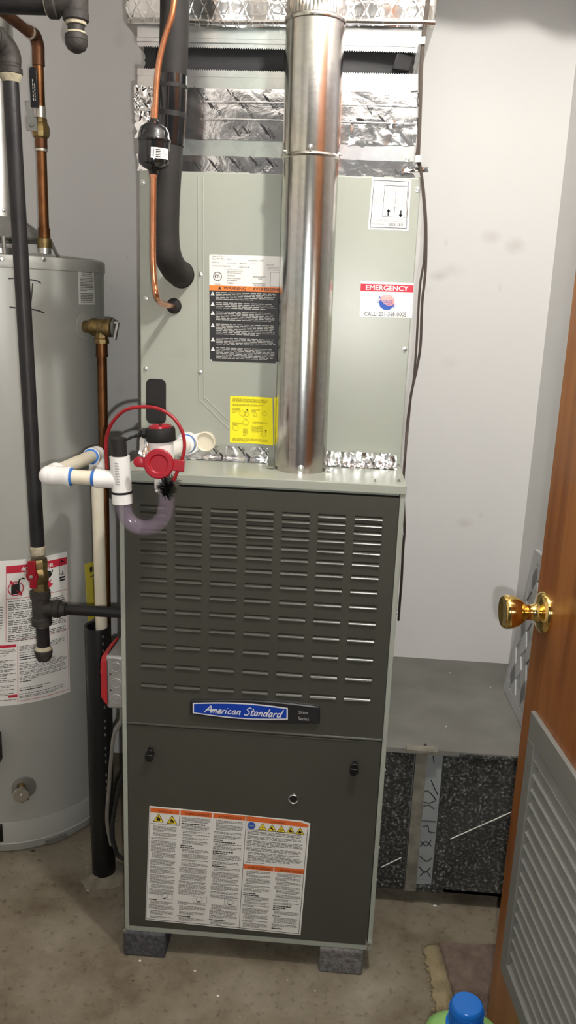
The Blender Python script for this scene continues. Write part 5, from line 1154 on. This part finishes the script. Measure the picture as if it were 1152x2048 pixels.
# red screw cap on the cleanout port
F0 = tp_(319, 927, YT-.020); fd = Vector((.06, -1, .10)).normalized(); fx = Vector((1, .05, -.05)).normalized(); fz = fx.cross(fd)
b = MB(); b.lathe(F0, fd, [(-.016, .016), (.0, .018), (.002, .0262), (.008, .0270), (.0105, .0255), (.0105, .0165), (.0085, .0150), (.0085, .001)], 32)
for s_, L_ in ((-1, .034), (1, .040)): b.obox(F0+fx*s_*L_*.78+fd*.005, fx*(L_*.34), fd*.0035, fz*(.0085 if s_ < 0 else .0100))
b.lathe(F0-fx*.036+fd*.0015, fd, [(0, .0090), (.007, .0090), (.0075, .007)], 14); b.build('cleanout_cap', 'red_plastic', dr_, bevel=.0012)
hose = catmull([tp_(214, 938, YT+.02), tp_(212, 905, YT+.018), tp_(213, 876, YT+.014), tp_(224, 846, YT+.006), tp_(248, 822, YT), tp_(280, 814, YT-.004), tp_(315, 817, YT-.006), tp_(345, 834, YT-.010), tp_(364, 862, YT-.014), tp_(369, 892, YT-.018), tp_(364, 918, YT-.022), tp_(356, 940, YT-.024), tp_(347, 962, YT-.026)], 7)
MB().tube(hose, .0032, 10).build('brush_handle', 'red_rubber', dr_)
bs = random.Random(4); b = MB(); c0b, c1b = tp_(347, 960, YT-.026), tp_(328, 987, YT-.026); ad_ = (c1b-c0b).normalized()
p1 = ad_.cross(Vector((0, 1, 0))).normalized(); p2 = ad_.cross(p1)
for k in range(520):
    t = bs.random(); a = bs.uniform(0, 6.283); d = p1*math.cos(a)+p2*math.sin(a); st = c0b.lerp(c1b, t); e = st+d*bs.uniform(.016, .0215)+ad_*bs.uniform(-.004, .004)
    w_ = d.cross(ad_).normalized()*.0010; b.add([st-w_, st+w_, e+w_*.7, e-w_*.7], [(0, 1, 2, 3)])
b.tube([c0b, c1b], .0022, 8); br2 = b.build('brush_bristles', 'black_plastic', dr_, smooth=False, kind='stuff')
# ------------------------------------------------------------------ black standpipe in the floor
st_ = thing('standpipe', 'black plastic drain standpipe rising from the concrete floor', 'drain pipe', (SPX, SPY, 0))
zs = PY(192, 1252, SPY).z; S0, S1 = Vector((SPX+.000, SPY, 0)), Vector((SPX-.003, SPY, zs)); b = MB(); n = 32; P = []
for z, r in ((-.02, .0282), (zs-.001, .0282), (zs, .0278), (zs, .0245), (zs-.10, .0243)):
    c_ = S0.lerp(S1, z/zs); P.append([(c_.x+r*math.cos(2*math.pi*k/n), c_.y+r*math.sin(2*math.pi*k/n), z) for k in range(n+1)])
b.grid(P); b.build('pipe', 'black_plastic', st_)
b = MB()
for k in range(26):
    z = zs-.012-k*.0135*1.3
    if k % 4 != 3: b.add([S0.lerp(S1, q/zs)+Vector((.0286*math.sin(a), -.0286*math.cos(a), 0)) for q, a in ((z, .62), (z, .74), (z-.007, .74), (z-.007, .62))], [(0, 1, 2, 3)])
for o in (b.build('pipe_print', 'ink_grey', st_, smooth=False, kind='stuff'),): pass
mo = MB(); P = []
for j, (r, z) in enumerate(((.026, .012), (.036, .010), (.046, .005), (.060, -.001))): P.append([(SPX+(r+bs.gauss(0, .003)*(j > 0))*math.cos(2*math.pi*k/24), SPY+(r+bs.gauss(0, .003)*(j > 0))*math.sin(2*math.pi*k/24), z+bs.gauss(0, .0012)) for k in range(24)])
for r in P: r.append(r[0])
mo.grid(P); mo.build('mortar_collar', 'mortar', st_)
# ------------------------------------------------------------------ red emergency switch box on the furnace side
bx0, bx1 = -.2668, -.312; bz0, bz1 = PY(222, 1418, .045).z, PY(222, 1312, .045).z; by0, by1 = .045, .147
sw = thing('switch_box', 'galvanised electrical box with red cover plate fixed to the furnace side', 'electrical box', (bx0, .09, bz0))
MB().box(bx1, bx0, by0, by1, bz0, bz1).build('box', 'switch_box', sw, smooth=True, bevel=.006)
b = MB(); i_ = .010; o_ = [(by0-.002, bz0+.012), (by0-.002, bz1-.012), (by0+.012, bz1+.002), (by1-.012, bz1+.002), (by1+.002, bz1-.012), (by1+.002, bz0+.012), (by1-.012, bz0-.002), (by0+.012, bz0-.002)]
n = 8; cyb, czb = (by0+by1)/2, (bz0+bz1)/2
b.add([(bx1, y, z) for y, z in o_]+[(bx1-.013, cyb+(y-cyb)*.80, czb+(z-czb)*.80) for y, z in o_]+[(bx1+.003, y, z) for y, z in o_], [tuple(range(8, 16))]+[(k, (k+1) % 8, 8+(k+1) % 8, 8+k) for k in range(8)]+[(k, (k+1) % 8, 16+(k+1) % 8, 16+k) for k in range(8)])
b.build('cover_plate', 'red_paint', sw, smooth=False)
for f in (.2, .5, .8):
    c_ = Vector(((bx0+bx1)/2-.001, by0, bz0+(bz1-bz0)*f)); MB().lathe(c_, (0, -1, 0), [(-.001, .0110), (.0008, .0110), (.0012, .0100), (.0004, .0092), (.0004, .001)], 22).build('knockout', 'switch_box', sw)
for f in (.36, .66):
    MB().lathe((bx1+.010, by0, bz0+(bz1-bz0)*f), (0, -1, 0), [(-.001, .0022), (.0006, .0022)], 10).build('screw', 'cast_iron', sw)  # not screws: dark discs drawn for the dark insides of two holes
MB().lathe((bx1-.013, cyb, czb), (-1, 0, 0), [(-.001, .012), (.008, .010), (.012, .006)], 14).build('toggle', 'red_paint', sw)
for nm, lab, mt, r, P in (('power_cable', 'grey power cable hanging from the red-covered switch box', 'cable_grey', .0042, [(-.292, .085, bz0+.002), (-.293, .087, bz0-.05), PY(228, 1470, .10), PY(222, 1520, .12), PY(218, 1575, .15), PY(214, 1640, .19), PY(222, 1690, .22)]),
                          ('drain_hose', 'thin black hose looping along the bottom of the furnace side', 'black_rubber', .0048, [PY(243, 1520, .10)]+[PY(x, y, .10) for x, y in ((242, 1560), (236, 1585), (228, 1625), (224, 1665), (230, 1695), (240, 1714), (250, 1722))])):
    P = [Vector(p) for p in P]
    for p in P[1:] if nm == 'power_cable' else P: p.x = min(p.x, -.2665-.006) if p.z > .08 else p.x
    if nm == 'drain_hose': P[-1].x = -.262; P[0].x = -.2680
    tag(MB().tube(catmull(P, 6), r, 10).build(nm, mt, None), lab, 'cable' if 'cable' in nm else 'hose')

# ================================================================== ON THE FLOOR
# torn carpet edge with its backing strip
A_ = [PZ(848, 1893, 0), PZ(852, 1925, 0), PZ(862, 1970, 0), PZ(868, 2010, 0), PZ(874, 2060, 0), PZ(890, 2250, 0)]
B_ = [PZ(876, 1890, 0), PZ(884, 1912, 0), PZ(893, 1945, 0), PZ(903, 1985, 0), PZ(914, 2030, 0), PZ(944, 2250, 0)]
cr_ = random.Random(14)
def resample(pts, n):
    L = [0]
    for i in range(1, len(pts)): L.append(L[-1]+(pts[i]-pts[i-1]).length)
    out = []
    for k in range(n+1):
        s_ = L[-1]*k/n; i = max(j for j in range(len(L)) if L[j] <= s_+1e-9); i = min(i, len(pts)-2); out.append(pts[i].lerp(pts[i+1], (s_-L[i])/(L[i+1]-L[i])))
    return out
a_, b_ = resample(A_, 60), resample(B_, 60)
cp = thing('carpet_remnant', 'worn brown carpet remnant with frayed jute edge on the concrete', 'carpet', (b_[0].x+.08, b_[0].y-.15, 0))
b = MB(); P = []
for i in range(61):
    e = cr_.gauss(0, .003); P.append([a_[i].lerp(b_[i], t)+Vector((e*(1-t), 0, (.0, .003, .0035, .003)[j]+.0005)) for j, t in enumerate((0, .04, .5, 1.0))])
b.grid(P); b.build('jute_backing', 'jute', cp, solid=.001)
b = MB(); P = []
for i in range(61):
    e = cr_.gauss(0, .002); q = b_[i]+Vector((e, 0, 0)); xe = .655 if i >= 0 else 0; y2 = q.y+.012*(1-i/60)
    P.append([q+Vector((0, 0, .003)), q+Vector((.003, 0, .0085)), q+Vector((.02, .001, .009+cr_.gauss(0, .0006)))]+[Vector((q.x+.02+(xe-q.x-.02)*t, q.y+(y2-q.y)*t+(cr_.gauss(0, .002) if i == 0 else 0), .009+cr_.gauss(0, .0006))) for t in (.25, .5, .75, 1)])
P.insert(0, [p.copy() if hasattr(p, 'copy') else Vector(p) for p in P[0]])
for p in P[0]: p.z = .0005; p.y += .003
b.grid(P); b.build('carpet_pile', 'carpet', cp)
for i in range(0, 60, 2):
    q = a_[i]; b = MB() if i == 0 else b; e = q+Vector((-cr_.uniform(.002, .008), cr_.uniform(-.006, .006), .001)); b.tube([q+Vector((.004, 0, .002)), q.lerp(e, .5)+Vector((0, 0, .003)), e], .0008, 5)
b.v, b.f = (b.v, b.f); fr_ = MB()
for i in range(0, 60):
    q = a_[i]; e = q+Vector((-cr_.uniform(.002, .009), cr_.uniform(-.006, .006), .001)); fr_.tube([q+Vector((.004, 0, .002)), q.lerp(e, .5)+Vector((0, 0, .003)), e], .0008, 5)
fr_.build('frayed_threads', 'jute', cp, kind='stuff')
# detergent bottle
bo = PZ(937, 2008, .262); bo = Vector((bo.x-.002, bo.y, 0))
bt = thing('detergent_bottle', 'green plastic jug with bright blue screw cap on the floor by the door', 'bottle', (bo.x, bo.y, 0))
def rrect(c, a, bq, r, z, n=6):
    out = []
    for sx, sy, a0 in ((1, 1, 0), (-1, 1, 90), (-1, -1, 180), (1, -1, 270)):
        for k in range(n): t = math.radians(a0+90*k/(n-1)); out.append((c.x+sx*(a-r)+r*math.cos(t), c.y+sy*(bq-r)+r*math.sin(t), z))
    return out
b = MB(); rings = []
for z, a, bq, r in ((.0005, .054, .040, .030), (.006, .060, .046, .034), (.10, .066, .048, .034), (.175, .066, .048, .036), (.197, .063, .046, .038), (.207, .052, .040, .034), (.2115, .036, .032, .030), (.212, .027, .0265, .0255), (.216, .025, .025, .024)):
    rings.append(rrect(bo, a, bq, r, z)); rings[-1].append(rings[-1][0])
b.grid(rings); nr = len(rings[0])-1; b.add(rings[0][:-1], [tuple(range(nr))]); b.build('jug', 'bottle_green', bt, angle=60)
b = MB(); b.lathe(bo, (0, 0, 1), [(.208, .0320), (.222, .0325), (.224, .0290), (.226, .0285), (.256, .0275), (.261, .0265), (.2635, .0240), (.2640, .001)], 40); b.build('cap', 'cap_blue', bt)
b = MB()
for k in range(40):
    a = 2*math.pi*k/40; d = Vector((math.cos(a), math.sin(a), 0)); b.obox(bo+d*.0286+Vector((0, 0, .240)), d*.0007, Vector((-d.y, d.x, 0))*.0010, (0, 0, .012))
b.build('cap_ribs', 'cap_blue', bt, smooth=False, kind='stuff')
b = MB(); b.grid([[(bo.x-.040+.08*i/6, bo.y-.0478, z) for i in range(7)] for z in (.05, .14)]); b.build('front_label', 'paper', bt)
# small litter on the concrete
lit = [(436, 1992, .0022, 'speck_white'), (266, 1961, .002, 'dark_grime'), (176, 1781, .003, 'pipe_dope'), (390, 1942, .0018, 'speck_white'), (630, 1982, .0016, 'speck_white'), (575, 1960, .0015, 'pipe_dope'), (280, 1922, .0028, 'speck_white'), (66, 1702, .004, 'dark_grime'), (118, 1798, .002, 'dark_grime'), (870, 1812, .0028, 'speck_white'), (480, 2035, .002, 'pipe_dope')]
for i, (x, y, r, mt) in enumerate(lit):
    p = PZ(x, y, 0); nm = {'speck_white': ('paint_crumb', 'small white paint crumb lying on the concrete floor'), 'dark_grime': ('dirt_clod', 'small dark clod of dirt lying on the concrete floor'), 'pipe_dope': ('mortar_crumb', 'small tan mortar crumb lying on the concrete floor')}[mt]
    b = MB(); b.lathe(p-Vector((0, 0, .0003)), (0, 0, 1), [(0, r*.9), (r*.5, r), (r*.9, r*.6), (r, r*.2)], 7)
    for k in range(len(b.v)): v = b.v[k]; b.v[k] = (p.x+(v[0]-p.x)*(1.4+.4*math.sin(i*3)), v[1], v[2])
    tag(b.build(nm[0], mt, None), nm[1], 'crumb', 'litter on the floor: '+nm[0].replace('_', ' ')+'s')
